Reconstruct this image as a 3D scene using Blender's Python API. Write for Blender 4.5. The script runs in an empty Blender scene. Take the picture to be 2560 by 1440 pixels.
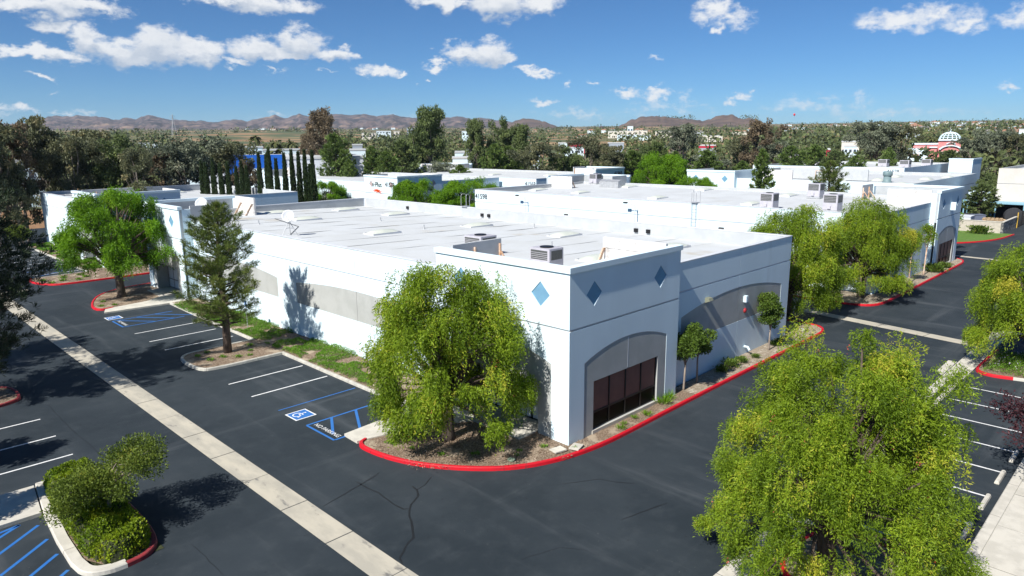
import bpy, bmesh, math, random
import numpy as np
from mathutils import Vector, Matrix, noise
from mathutils.geometry import tessellate_polygon

PI = math.pi
SC = bpy.context.scene
COL = SC.collection
rng = np.random.default_rng(11)
random.seed(11)

# ---------------------------------------------------------------- camera
CAM = np.array([-21.698, -18.117, 13.0])
F, PITCH, ROLL, YAW = 1753.96, .208575842, .00907851, .790887879   # focal length in photo pixels, angles in radians


def _axes():
    f = np.array([math.sin(YAW) * math.cos(PITCH), math.cos(YAW) * math.cos(PITCH), -math.sin(PITCH)])
    r = np.array([math.cos(YAW), -math.sin(YAW), 0.0])
    d = np.cross(f, r)
    c, s = math.cos(ROLL), math.sin(ROLL)
    return c * r + s * d, -s * r + c * d, f


RGT, DWN, FWD = _axes()


def ray(px, py):
    """World direction of a photo pixel."""
    v = RGT * (px - 1280) / F + DWN * (py - 720) / F + FWD
    return v / np.linalg.norm(v)


def far_at(px, D):
    """Ground x, y at horizontal distance D in the direction of photo column px (taken at the horizon)."""
    v = ray(px, 349)
    h = v[:2] / np.hypot(v[0], v[1])
    return CAM[0] + h[0] * D, CAM[1] + h[1] * D


def z_at(px, py, D):
    v = ray(px, py)
    return 13.0 + v[2] / np.hypot(v[0], v[1]) * D


cam = bpy.data.cameras.new('camera')
cam.sensor_width = 36.0
cam.lens = 36.0 * F / 2560.0
cam.clip_start, cam.clip_end = 0.5, 40000
camo = bpy.data.objects.new('camera', cam)
COL.objects.link(camo)
m = Matrix.Identity(4)
for i in range(3):
    m[i][0], m[i][1], m[i][2], m[i][3] = RGT[i], -DWN[i], -FWD[i], CAM[i]
camo.matrix_world = m
SC.camera = camo

# ---------------------------------------------------------------- light and exposure
SUN_TRAVEL = Vector((1.0, 0.07, -0.98)).normalized()
SUN_EL = math.asin(-SUN_TRAVEL.z)
SUN_AZ = math.atan2(-SUN_TRAVEL.x, -SUN_TRAVEL.y)       # clockwise from +Y
SUN_STRENGTH, SKY_STRENGTH, EXPOSURE = 5.0, 0.062, 0.57
ld = bpy.data.lights.new('sun', 'SUN')
ld.energy = SUN_STRENGTH
ld.angle = math.radians(0.53)
ld.color = (1.0, 0.965, 0.91)
lo = bpy.data.objects.new('sun', ld)
COL.objects.link(lo)
lo.rotation_euler = SUN_TRAVEL.to_track_quat('-Z', 'Y').to_euler()

SC.view_settings.view_transform = 'Standard'
SC.view_settings.look = 'None'
SC.view_settings.exposure = EXPOSURE
SC.view_settings.gamma = 1.0
SC.view_settings.use_curve_mapping = False
SC.cycles.use_denoising = True
SC.cycles.max_bounces = 8
SC.cycles.diffuse_bounces = 3
SC.cycles.transparent_max_bounces = 8
SC.cycles.volume_bounces = 1
SC.cycles.sample_clamp_indirect = 6.0

# ---------------------------------------------------------------- sky with clouds (world)
W = bpy.data.worlds.new('World')
SC.world = W
W.use_nodes = True
wt = W.node_tree
wt.nodes.clear()


def N(tree, typ, **kw):
    n = tree.nodes.new(typ)
    for k, v in kw.items():
        setattr(n, k, v)
    return n


def math_n(tree, op, a, b=None, c=None, clamp=False):
    n = N(tree, 'ShaderNodeMath', operation=op, use_clamp=clamp)
    for i, x in enumerate((a, b, c)):
        if x is None:
            continue
        if isinstance(x, (int, float)):
            n.inputs[i].default_value = x
        else:
            tree.links.new(x, n.inputs[i])
    return n.outputs[0]


def azel(px, py):
    v = ray(px, py)
    return math.atan2(v[1], v[0]), math.asin(v[2])


# clouds: centre and half-size in photo pixels, then kept as azimuth and elevation on the sky
CLOUDS = [
    (60, 2, 95, 26, 1), (150, 8, 110, 38, 1), (235, 14, 80, 28, 1), (145, 62, 62, 25, 1),
    (70, 128, 80, 20, 1), (150, 135, 80, 26, 1), (235, 100, 60, 46, 1), (280, 120, 95, 48, 1), (390, 118, 100, 56, 1),
    (360, 140, 80, 26, 1), (490, 128, 95, 38, 1), (640, 122, 75, 46, 1), (745, 112, 82, 52, 1), (700, 138, 120, 22, 1), (830, 138, 74, 24, 1),
    (600, 158, 54, 16, .9), (560, -6, 130, 26, 1), (650, 14, 90, 36, 1), (740, 12, 70, 32, .9),
    (1110, 2, 120, 26, 1), (1240, 14, 130, 44, 1), (1350, 2, 90, 26, .9),
    (1150, 132, 72, 30, 1), (1210, 134, 88, 42, 1), (1260, 150, 50, 18, .9), (1095, 168, 46, 16, .9),
    (945, 178, 74, 18, .9), (1005, 184, 30, 10, .8), (1345, 178, 55, 15, .85),
    (1780, 26, 72, 44, .9), (1840, 38, 60, 36, .85), (1805, 72, 26, 20, .8),
    (2220, 50, 100, 30, .7), (2330, 42, 120, 36, .7), (2420, 60, 60, 20, .6), (2570, 40, 70, 34, .6),
    (1565, 230, 58, 15, .7), (1660, 238, 66, 20, .7), (1848, 242, 40, 16, .7), (1362, 250, 36, 12, .6), (1480, 210, 20, 8, .5),
    (1638, 152, 26, 8, .5), (2540, 218, 44, 14, .6), (60, 276, 70, 11, .45), (140, 281, 70, 10, .4), (1000, 290, 60, 12, .35),
    (1412, 208, 18, 9, .5), (640, 290, 90, 8, .3), (2050, 262, 260, 22, .3), (2250, 285, 260, 18, .3), (1500, 285, 200, 16, .3), (1700, 262, 160, 18, .32),
    (115, 190, 24, 7, .5), (680, 182, 34, 6, .45), (815, 180, 24, 6, .45), (142, 230, 26, 7, .4), (1062, 200, 12, 7, .5),
]
_sky_rng = random.Random(4)
blobs = []
for cx, cy, rx, ry, op in CLOUDS:
    a, e = azel(cx, cy)
    blobs.append((a, e, .9 * rx / F, .88 * ry / F, op * (1 if cx < 1450 else .92)))
while len(blobs) < len(CLOUDS) + 16:                       # the same kind of sky outside the frame
    a = azel(1280, 300)[0] + _sky_rng.uniform(.85, 5.4)
    e = _sky_rng.uniform(.05, .6)
    s = _sky_rng.uniform(.5, 1.4)
    blobs.append((math.atan2(math.sin(a), math.cos(a)), e, .06 * s, .024 * s, 1))

tc = N(wt, 'ShaderNodeTexCoord')
sep = N(wt, 'ShaderNodeSeparateXYZ')
wt.links.new(tc.outputs['Generated'], sep.inputs[0])
az = math_n(wt, 'ARCTAN2', sep.outputs[1], sep.outputs[0])
el = math_n(wt, 'ARCSINE', sep.outputs[2])


mp = N(wt, 'ShaderNodeMapping')
mp.inputs['Scale'].default_value = (1, 1, 1.7)
wt.links.new(tc.outputs['Generated'], mp.inputs[0])
ns = N(wt, 'ShaderNodeTexNoise')
ns.inputs['Scale'].default_value = 48
ns.inputs['Detail'].default_value = 8
ns.inputs['Roughness'].default_value = .66
wt.links.new(mp.outputs[0], ns.inputs['Vector'])
ns2 = N(wt, 'ShaderNodeTexNoise')
ns2.inputs['Scale'].default_value = 13
ns2.inputs['Detail'].default_value = 5
wt.links.new(mp.outputs[0], ns2.inputs['Vector'])
nw = N(wt, 'ShaderNodeTexNoise')
nw.inputs['Scale'].default_value = 30
nw.inputs['Detail'].default_value = 6
nw.inputs['Roughness'].default_value = .6
wt.links.new(mp.outputs[0], nw.inputs['Vector'])
sw = N(wt, 'ShaderNodeSeparateColor')
wt.links.new(nw.outputs['Color'], sw.inputs[0])
warp_a = math_n(wt, 'MULTIPLY_ADD', sw.outputs[0], .075, -.0375)
warp_e = math_n(wt, 'MULTIPLY_ADD', sw.outputs[1], .05, -.025)


def cloud_field(el_off, minop=0.0):
    """distance-like field: strongest 1 - |(p - c) / r| over all clouds, times the cloud's opacity"""
    cmb = N(wt, 'ShaderNodeCombineXYZ')
    wt.links.new(math_n(wt, 'ADD', az, warp_a), cmb.inputs[0])
    wt.links.new(math_n(wt, 'ADD', math_n(wt, 'ADD', el, el_off), warp_e), cmb.inputs[1])
    best = None
    for a, e, ra, re, op in blobs:
        if op < minop:
            continue
        n = N(wt, 'ShaderNodeVectorMath', operation='MULTIPLY_ADD')
        wt.links.new(cmb.outputs[0], n.inputs[0])
        ra2 = ra / max(math.cos(e), .3)
        n.inputs[1].default_value = (1 / ra2, 1 / re, 0)
        n.inputs[2].default_value = (-a / ra2, -e / re, 0)
        ln = N(wt, 'ShaderNodeVectorMath', operation='LENGTH')
        wt.links.new(n.outputs[0], ln.inputs[0])
        f = math_n(wt, 'MULTIPLY_ADD', ln.outputs['Value'], -op, op)
        best = f if best is None else math_n(wt, 'SMOOTH_MAX', best, f, .12)
    return best


nz = math_n(wt, 'ADD', math_n(wt, 'MULTIPLY_ADD', ns.outputs['Fac'], 1.5, -.75), math_n(wt, 'MULTIPLY_ADD', ns2.outputs['Fac'], .8, -.4))
f0 = cloud_field(0.0)
f1 = cloud_field(0.012, .85)
d0 = math_n(wt, 'MULTIPLY_ADD', nz, .8, math_n(wt, 'ADD', f0, .02))


def mrange(tree, val, a, b, c, d, smooth=True):
    n = N(tree, 'ShaderNodeMapRange')
    if smooth:
        n.interpolation_type = 'SMOOTHSTEP'
    tree.links.new(val, n.inputs[0])
    for i, x in enumerate((a, b, c, d)):
        n.inputs[i + 1].default_value = x
    return n.outputs[0]


alpha = math_n(wt, 'MULTIPLY', mrange(wt, d0, .04, .68, 0, .93), mrange(wt, f0, -.3, .1, 0, 1))
# thick cloud overhead of a point makes its underside greyer
shade = mrange(wt, math_n(wt, 'MULTIPLY_ADD', nz, .55, math_n(wt, 'SUBTRACT', f1, math_n(wt, 'MULTIPLY', f0, .35))), -.25, .75, 0, 1)
ramp = N(wt, 'ShaderNodeMix', data_type='RGBA')
wt.links.new(shade, ramp.inputs[0])
ramp.inputs[6].default_value = (10.2, 10.3, 10.4, 1)
ramp.inputs[7].default_value = (5.6, 6.4, 7.6, 1)
sky = N(wt, 'ShaderNodeTexSky')
sky.sky_type = 'NISHITA'
sky.sun_disc = False
sky.sun_elevation = SUN_EL
sky.sun_rotation = SUN_AZ
sky.altitude = 2500
sky.air_density = 1.0
sky.dust_density = 0.0
sky.ozone_density = 10.0
mixc = N(wt, 'ShaderNodeMix', data_type='RGBA')
wt.links.new(alpha, mixc.inputs[0])
hue = N(wt, 'ShaderNodeVectorMath', operation='MULTIPLY')          # clear, dry air: a slightly purer blue
hue.inputs[1].default_value = (.75, .985, 1.04)
wt.links.new(sky.outputs[0], hue.inputs[0])
wt.links.new(hue.outputs[0], mixc.inputs[6])
wt.links.new(ramp.outputs[2], mixc.inputs[7])
bg = N(wt, 'ShaderNodeBackground')
wt.links.new(mixc.outputs[2], bg.inputs[0])
bg.inputs[1].default_value = SKY_STRENGTH
W.cycles.sampling_method = 'MANUAL'
W.cycles.sample_map_resolution = 256
wo = N(wt, 'ShaderNodeOutputWorld')
wt.links.new(bg.outputs[0], wo.inputs[0])


# ---------------------------------------------------------------- materials
MATS = {}


def mat(name, c1, c2=None, scale=3.0, rough=.8, bump=0.0, bscale=40.0, detail=5, spec=.3, metal=0.0, lo=.35, hi=.65, coord='Object', stretch=None, c3=None, s3=.4, lo3=.5, hi3=.75):
    """Principled material whose base colour wanders between c1 and c2 (and blotches of c3) by noise."""
    if name in MATS:
        return MATS[name]
    M = bpy.data.materials.new(name)
    M.use_nodes = True
    t = M.node_tree
    b = t.nodes['Principled BSDF']
    b.inputs['Roughness'].default_value = rough
    b.inputs['Specular IOR Level'].default_value = spec
    b.inputs['Metallic'].default_value = metal
    b.inputs['Base Color'].default_value = (*c1, 1)
    co = None
    if c2 or bump or c3:
        if coord == 'World':
            g = N(t, 'ShaderNodeNewGeometry')
            co = g.outputs['Position']
        else:
            g = N(t, 'ShaderNodeTexCoord')
            co = g.outputs[coord]
        if stretch:
            mp = N(t, 'ShaderNodeMapping')
            mp.inputs['Scale'].default_value = stretch
            t.links.new(co, mp.inputs[0])
            co = mp.outputs[0]

    def noisefac(s, a, bb, d):
        n = N(t, 'ShaderNodeTexNoise')
        n.inputs['Scale'].default_value = s
        n.inputs['Detail'].default_value = d
        n.inputs['Roughness'].default_value = .6
        t.links.new(co, n.inputs['Vector'])
        return mrange(t, n.outputs['Fac'], a, bb, 0, 1)
    out = None
    if c2:
        mx = N(t, 'ShaderNodeMix', data_type='RGBA')
        t.links.new(noisefac(scale, lo, hi, detail), mx.inputs[0])
        mx.inputs[6].default_value = (*c1, 1)
        mx.inputs[7].default_value = (*c2, 1)
        out = mx.outputs[2]
    if c3:
        mx = N(t, 'ShaderNodeMix', data_type='RGBA')
        t.links.new(noisefac(s3, lo3, hi3, 6), mx.inputs[0])
        if out:
            t.links.new(out, mx.inputs[6])
        else:
            mx.inputs[6].default_value = (*c1, 1)
        mx.inputs[7].default_value = (*c3, 1)
        out = mx.outputs[2]
    if out:
        t.links.new(out, b.inputs['Base Color'])
    if bump:
        n = N(t, 'ShaderNodeTexNoise')
        n.inputs['Scale'].default_value = bscale
        n.inputs['Detail'].default_value = 4
        t.links.new(co, n.inputs['Vector'])
        bp = N(t, 'ShaderNodeBump')
        bp.inputs['Strength'].default_value = bump
        bp.inputs['Distance'].default_value = .02
        t.links.new(n.outputs['Fac'], bp.inputs['Height'])
        t.links.new(bp.outputs[0], b.inputs['Normal'])
    MATS[name] = M
    return M


def leafmat(name, dark, light, warm=None, trans=.28, rough=.55):
    """Leaves: colour by the per-leaf 'tint' value, part of the light passes through."""
    if name in MATS:
        return MATS[name]
    M = bpy.data.materials.new(name)
    M.use_nodes = True
    t = M.node_tree
    b = t.nodes['Principled BSDF']
    at = N(t, 'ShaderNodeAttribute', attribute_name='tint')
    cr = N(t, 'ShaderNodeValToRGB')
    cr.color_ramp.elements[0].color = (*dark, 1)
    cr.color_ramp.elements[1].color = (*(warm or light), 1)
    if warm:
        e = cr.color_ramp.elements.new(.72)
        e.color = (*light, 1)
    t.links.new(at.outputs['Fac'], cr.inputs[0])
    t.links.new(cr.outputs[0], b.inputs['Base Color'])
    b.inputs['Roughness'].default_value = rough
    b.inputs['Specular IOR Level'].default_value = .25
    tr = N(t, 'ShaderNodeBsdfTranslucent')
    t.links.new(cr.outputs[0], tr.inputs[0])
    mx = N(t, 'ShaderNodeMixShader')
    mx.inputs[0].default_value = trans
    t.links.new(b.outputs[0], mx.inputs[1])
    t.links.new(tr.outputs[0], mx.inputs[2])
    t.links.new(mx.outputs[0], t.nodes['Material Output'].inputs[0])
    MATS[name] = M
    return M


def glassmat(name, c, rough=.06):
    M = mat(name, c, rough=rough, spec=.6)
    return M


# ---------------------------------------------------------------- mesh helpers
def tag(o, label=None, cat=None, group=None, kind=None):
    for k, v in (('label', label), ('category', cat), ('group', group), ('kind', kind)):
        if v:
            o[k] = v
    return o


def thing(name, label, cat, loc=(0, 0, 0), rz=0.0, group=None, scale=1.0):
    o = bpy.data.objects.new(name, None)
    COL.objects.link(o)
    o.location = loc
    o.rotation_euler = (0, 0, rz)
    if scale != 1.0:
        o.scale = (scale,) * 3
    o.empty_display_size = .3
    return tag(o, label, cat, group)


def link(name, me, parent=None):
    o = bpy.data.objects.new(name, me)
    COL.objects.link(o)
    o.parent = parent
    return o


class MB:
    """Collects simple shapes; build() links them as one mesh object."""

    def __init__(s, f=None):
        s.v, s.q, s.f = [], [], f

    def add(s, pts, faces):
        k = len(s.v)
        if s.f:
            pts = [s.f(*p) for p in pts]
        s.v += [tuple(p) for p in pts]
        s.q += [tuple(i + k for i in fc) for fc in faces]
        return s

    def box(s, x0, x1, y0, y1, z0, z1):
        return s.add([(x0, y0, z0), (x1, y0, z0), (x1, y1, z0), (x0, y1, z0), (x0, y0, z1), (x1, y0, z1), (x1, y1, z1), (x0, y1, z1)],
                     [(0, 3, 2, 1), (4, 5, 6, 7), (0, 1, 5, 4), (1, 2, 6, 5), (2, 3, 7, 6), (3, 0, 4, 7)])

    def poly(s, pts, z):
        return s.add([(x, y, z) for x, y in pts], [tuple(range(len(pts)))])

    def prism(s, pts, z0, z1):
        n = len(pts)
        return s.add([(x, y, z0) for x, y in pts] + [(x, y, z1) for x, y in pts],
                     [tuple(range(n, 2 * n)), tuple(range(n - 1, -1, -1))] + [(i, (i + 1) % n, n + (i + 1) % n, n + i) for i in range(n)])

    def slab(s, outer, holes, d0, d1, f):
        """Plate in a wall: outline and holes as (s, z), from depth d0 to d1; f maps (s, z, depth) to x, y, z."""
        loops = [outer] + list(holes)
        tri = tessellate_polygon([[Vector((a, b, 0)) for a, b in lp] for lp in loops])
        flat = [p for lp in loops for p in lp]
        n = len(flat)
        pts = [f(a, b, d0) for a, b in flat] + [f(a, b, d1) for a, b in flat]
        fc = [tuple(t) for t in tri] + [tuple(i + n for i in reversed(t)) for t in tri]
        k = 0
        for lp in loops:
            m_ = len(lp)
            fc += [(k + i, k + (i + 1) % m_, n + k + (i + 1) % m_, n + k + i) for i in range(m_)]
            k += m_
        return s.add(pts, fc)

    def tube(s, pts, r, n=6, cap=True):
        pts = [Vector(p) for p in pts]
        rs = r if hasattr(r, '__len__') else [r] * len(pts)
        k = len(pts)
        vs, fs = [], []
        prev = None
        for i, p in enumerate(pts):
            d = (pts[min(i + 1, k - 1)] - pts[max(i - 1, 0)])
            d = d.normalized() if d.length > 1e-9 else Vector((0, 0, 1))
            a = prev if prev is not None else (Vector((1, 0, 0)) if abs(d.x) < .8 else Vector((0, 1, 0)))
            a = (a - d * a.dot(d)).normalized()
            prev = a
            b = d.cross(a)
            for j in range(n):
                t = 2 * PI * j / n
                vs.append(p + (a * math.cos(t) + b * math.sin(t)) * rs[i])
        for i in range(k - 1):
            for j in range(n):
                fs.append((i * n + j, i * n + (j + 1) % n, (i + 1) * n + (j + 1) % n, (i + 1) * n + j))
        if cap:
            fs += [tuple(range(n - 1, -1, -1)), tuple((k - 1) * n + j for j in range(n))]
        return s.add(vs, fs)

    def lathe(s, prof, c, n=14):
        """Profile of (radius, z) turned round a vertical axis at c."""
        vs, fs = [], []
        for r, z in prof:
            vs += [(c[0] + r * math.cos(2 * PI * j / n), c[1] + r * math.sin(2 * PI * j / n), c[2] + z) for j in range(n)]
        for i in range(len(prof) - 1):
            fs += [(i * n + j, i * n + (j + 1) % n, (i + 1) * n + (j + 1) % n, (i + 1) * n + j) for j in range(n)]
        fs += [tuple(range(n - 1, -1, -1)), tuple((len(prof) - 1) * n + j for j in range(n))]
        return s.add(vs, fs)

    def mesh(s, name, material, smooth=False, bevel=0.0):
        me = bpy.data.meshes.new(name)
        me.from_pydata(s.v, [], s.q)
        bm = bmesh.new()
        bm.from_mesh(me)
        bmesh.ops.recalc_face_normals(bm, faces=bm.faces)
        if bevel:
            bmesh.ops.bevel(bm, geom=[e for e in bm.edges if len(e.link_faces) == 2 and e.calc_face_angle(0) > .6], offset=bevel, segments=2, affect='EDGES')
        bm.to_mesh(me)
        bm.free()
        me.materials.append(material)
        if smooth:
            me.shade_smooth()
        return me

    def build(s, name, material, parent=None, smooth=False, bevel=0.0):
        return link(name, s.mesh(name, material, smooth, bevel), parent)


def struct(mb, name, material, parent=None, **kw):
    o = mb.build(name, material, parent, **kw)
    if parent is None:
        o['kind'] = 'structure'
    return o


def quads(name, V, material, tint=None, parent=None):
    """Mesh of separate quads: V is (n, 4, 3)."""
    n = len(V)
    me = bpy.data.meshes.new(name)
    me.vertices.add(4 * n)
    me.vertices.foreach_set('co', np.ascontiguousarray(V, dtype=np.float32).ravel())
    me.loops.add(4 * n)
    me.loops.foreach_set('vertex_index', np.arange(4 * n, dtype=np.int32))
    me.polygons.add(n)
    me.polygons.foreach_set('loop_start', np.arange(0, 4 * n, 4, dtype=np.int32))
    me.update()
    if tint is not None:
        a = me.attributes.new('tint', 'FLOAT', 'FACE')
        a.data.foreach_set('value', np.clip(tint, 0, 1).astype(np.float32))
    me.materials.append(material)
    return me


def unit(a):
    return a / np.maximum(np.linalg.norm(a, axis=-1, keepdims=True), 1e-9)


def leaves(P, D, Ls, Ws, g=None):
    """Rhombic leaves: base P, direction D, length Ls, width Ws."""
    g = g or rng
    n = len(P)
    S = unit(np.cross(D, unit(g.normal(size=(n, 3)))))
    Ls = np.broadcast_to(Ls, n)[:, None]
    Ws = np.broadcast_to(Ws, n)[:, None]
    mid = P + D * Ls * .45
    return np.stack([P, mid + S * Ws / 2, P + D * Ls, mid - S * Ws / 2], axis=1)


def copy_tree(root, label=None, group=None, loc=None, rz=None, scale=None):
    """Copy of a thing with copies of its parts and sub-parts (mesh data shared)."""
    r = root.copy()
    COL.objects.link(r)
    if label:
        r['label'] = label
    if group:
        r['group'] = group
    if loc is not None:
        r.location = loc
    if rz is not None:
        r.rotation_euler = (0, 0, rz)
    if scale is not None:
        r.scale = scale if hasattr(scale, '__len__') else (scale,) * 3
    for ch in KIDS(root):
        c = ch.copy()
        COL.objects.link(c)
        c.parent = r
        for g in KIDS(ch):
            d = g.copy()
            COL.objects.link(d)
            d.parent = c
    return r


def KIDS(o):
    return [c for c in o.children]


def text_mesh(body, size, material, extrude=.004):
    cu = bpy.data.curves.new('lettering', 'FONT')
    cu.body = body
    cu.size = size
    cu.extrude = extrude
    cu.align_x = 'CENTER'
    o = bpy.data.objects.new('lettering', cu)
    COL.objects.link(o)
    bpy.context.view_layer.update()
    me = bpy.data.meshes.new_from_object(o.evaluated_get(bpy.context.evaluated_depsgraph_get()))
    bpy.data.objects.remove(o)
    me.materials.clear()
    me.materials.append(material)
    return me

# ---------------------------------------------------------------- shared materials
def road_material():
    M = bpy.data.materials.new('asphalt')
    M.use_nodes = True
    t = M.node_tree
    b = t.nodes['Principled BSDF']
    g = N(t, 'ShaderNodeNewGeometry')

    def nf(scale, lo, hi, detail=6, stretch=(1, 1, 1), rot=0):
        mp = N(t, 'ShaderNodeMapping')
        mp.inputs['Scale'].default_value = stretch
        mp.inputs['Rotation'].default_value = (0, 0, rot)
        t.links.new(g.outputs['Position'], mp.inputs[0])
        n = N(t, 'ShaderNodeTexNoise')
        n.inputs['Scale'].default_value = scale
        n.inputs['Detail'].default_value = detail
        n.inputs['Roughness'].default_value = .62
        t.links.new(mp.outputs[0], n.inputs['Vector'])
        return mrange(t, n.outputs['Fac'], lo, hi, 0, 1)

    def mix(fac, a, col, amount):
        mx = N(t, 'ShaderNodeMix', data_type='RGBA')
        t.links.new(math_n(t, 'MULTIPLY', fac, amount), mx.inputs[0])
        if isinstance(a, tuple):
            mx.inputs[6].default_value = (*a, 1)
        else:
            t.links.new(a, mx.inputs[6])
        mx.inputs[7].default_value = (*col, 1)
        return mx.outputs[2]
    c = mix(nf(.16, .36, .64), (.0180, .0255, .0320), (.0300, .0390, .0465), 1.0)      # broad tone changes between seal coats
    c = mix(nf(1.1, .45, .8), c, (.044, .053, .060), .6)                        # dusty wear
    c = mix(nf(.45, .53, .74, 6, (1, .10, 1), .18), c, (.090, .100, .108), .6)     # scuffs along the aisle
    c = mix(nf(.45, .55, .76, 6, (.10, 1, 1), -.22), c, (.085, .095, .103), .6)     # scuffs across
    c = mix(nf(3.2, .62, .75), c, (.012, .014, .017), .6)                        # oil drips
    c = mix(nf(55, .5, .8, 3), c, (.07, .072, .074), .35)                          # stone chips
    c = mix(nf(9, .71, .78, 2), c, (.17, .16, .14), .5)                           # litter and leaf specks
    t.links.new(c, b.inputs['Base Color'])
    b.inputs['Roughness'].default_value = .78
    b.inputs['Specular IOR Level'].default_value = .22
    n = N(t, 'ShaderNodeTexNoise')
    n.inputs['Scale'].default_value = 60
    t.links.new(g.outputs['Position'], n.inputs['Vector'])
    bp = N(t, 'ShaderNodeBump')
    bp.inputs['Strength'].default_value = .35
    bp.inputs['Distance'].default_value = .015
    t.links.new(n.outputs['Fac'], bp.inputs['Height'])
    t.links.new(bp.outputs[0], b.inputs['Normal'])
    return M


M_ASPH = road_material()
M_CONC = mat('concrete_gutter', (.47, .43, .345), (.37, .345, .285), 1.6, .85, .2, 30, coord='World', stretch=(1, .35, 1), c3=(.16, .155, .145), s3=2.2, lo3=.58, hi3=.72)
M_WALK = mat('concrete_walk', (.56, .53, .46), (.47, .445, .385), 2.0, .85, .2, 30, coord='World', c3=(.36, .34, .3), s3=1.3, lo3=.6, hi3=.8)
M_KERB = mat('kerb_concrete', (.50, .48, .42), (.38, .365, .32), 2.5, .85, .2, 30, coord='World')
M_RED = mat('red_kerb_paint', (.55, .006, .016), (.47, .008, .02), 2.0, .6, .1, 30, coord='World', c3=(.20, .035, .04), s3=3.5, lo3=.60, hi3=.72)
M_OLDRED = mat('faded_red_kerb_paint', (.27, .03, .035), (.2, .03, .035), 3.0, .7, .1, 30, coord='World', c3=(.2, .12, .11), s3=5, lo3=.6, hi3=.7)
M_MULCH = mat('bark_mulch', (.125, .082, .052), (.30, .230, .165), 14, .95, 1.0, 45, detail=8, lo=.38, hi=.66, coord='World', c3=(.36, .29, .21), s3=1.1, lo3=.5, hi3=.66)
M_GRAVEL = mat('pale_gravel_mulch', (.36, .30, .22), (.20, .155, .11), 16, .95, 1.0, 60, detail=8, coord='World', c3=(.48, .43, .35), s3=5, lo3=.5, hi3=.7)
M_DIRT = mat('dry_dirt', (.30, .165, .075), (.2, .12, .065), 1.2, .95, .4, 12, coord='World')
M_WHITE = mat('white_road_paint', (.78, .78, .77), (.62, .62, .61), 6, .7, coord='World', c3=(.2, .2, .2), s3=9, lo3=.66, hi3=.72)
M_BLUE = mat('blue_road_paint', (.020, .125, .42), (.03, .15, .40), 5, .7, coord='World', c3=(.05, .08, .13), s3=8, lo3=.66, hi3=.72)
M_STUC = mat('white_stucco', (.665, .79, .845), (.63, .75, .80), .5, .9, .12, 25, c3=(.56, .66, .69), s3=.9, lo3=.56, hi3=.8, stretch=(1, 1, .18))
M_GREY = mat('grey_stucco_band', (.42, .43, .41), (.37, .38, .36), .8, .92, .5, 45)
M_GRV = mat('reveal_joint_paint', (.55, .58, .62), rough=.9)
M_ROOF = mat('white_roof_membrane', (.53, .55, .555), (.485, .50, .505), .35, .75, .15, 3, coord='World', c3=(.44, .44, .42), s3=.28, lo3=.6, hi3=.74)
M_ROOFD = mat('dusty_roof_membrane', (.545, .565, .57), (.51, .525, .52), .4, .8, .15, 3, coord='World', c3=(.45, .42, .36), s3=.2, lo3=.6, hi3=.74)
M_CAP = mat('parapet_cap_metal', (.62, .64, .66), (.55, .57, .59), 2, .5, spec=.4)
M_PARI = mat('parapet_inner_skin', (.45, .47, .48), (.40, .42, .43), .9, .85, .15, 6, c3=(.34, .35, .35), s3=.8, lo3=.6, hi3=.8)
M_DIRTY = mat('weathered_screen_paint', (.72, .71, .69), (.64, .625, .60), .9, .9, .2, 20, c3=(.42, .405, .39), s3=2.6, lo3=.54, hi3=.68, stretch=(1, 1, .6))
M_WOOD = mat('rusty_brace', (.62, .50, .40), (.45, .26, .15), 3, .8)
M_DIA = mat('blue_diamond_tile', (.16, .33, .47), (.14, .29, .42), 2, .7)
M_DIAP = mat('mauve_diamond_tile', (.42, .34, .33), rough=.7)
M_FRAME = mat('dark_window_frame', (.014, .013, .013), rough=.4, spec=.4)
M_GLU = mat('bronze_glass', (.23, .115, .088), (.20, .10, .078), 1.5, rough=.45, spec=.15)
M_GLD = mat('dark_glass', (.004, .004, .004), rough=.3, spec=.06)
M_SKYL = mat('acrylic_dome', (.60, .62, .54), (.53, .56, .49), 1.5, .35, spec=.4)
M_METAL = mat('galvanised_metal', (.50, .51, .52), (.40, .41, .42), 4, .45, metal=.4)
M_HVAC = mat('hvac_sheet_metal', (.47, .46, .50), (.41, .40, .44), 2, .5)
M_COIL = mat('hvac_coil_guard', (.055, .06, .058), (.11, .115, .11), 22, .6, lo=.45, hi=.55, stretch=(1, 1, 6))
M_BLACK = mat('black_paint', (.012, .012, .014), rough=.5)
M_NUM = mat('address_number_paint', (.03, .03, .035), rough=.6)
M_BARK = mat('rough_bark', (.115, .085, .065), (.055, .042, .034), 7, .95, 1.0, 22, stretch=(1, 1, .25))
M_BARKL = mat('pale_bark', (.30, .25, .205), (.17, .14, .115), 5, .9, .7, 18, stretch=(1, 1, .3))


# ---------------------------------------------------------------- terrain
def tz(x, y):
    d = np.hypot(np.asarray(x, float) - CAM[0], np.asarray(y, float) - CAM[1])
    t = np.maximum(d - 270, 0)
    return -.08 + .018 * t * (t / (t + 60)) + 5.5 * (t / (t + 120)) ** 1.5


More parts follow.
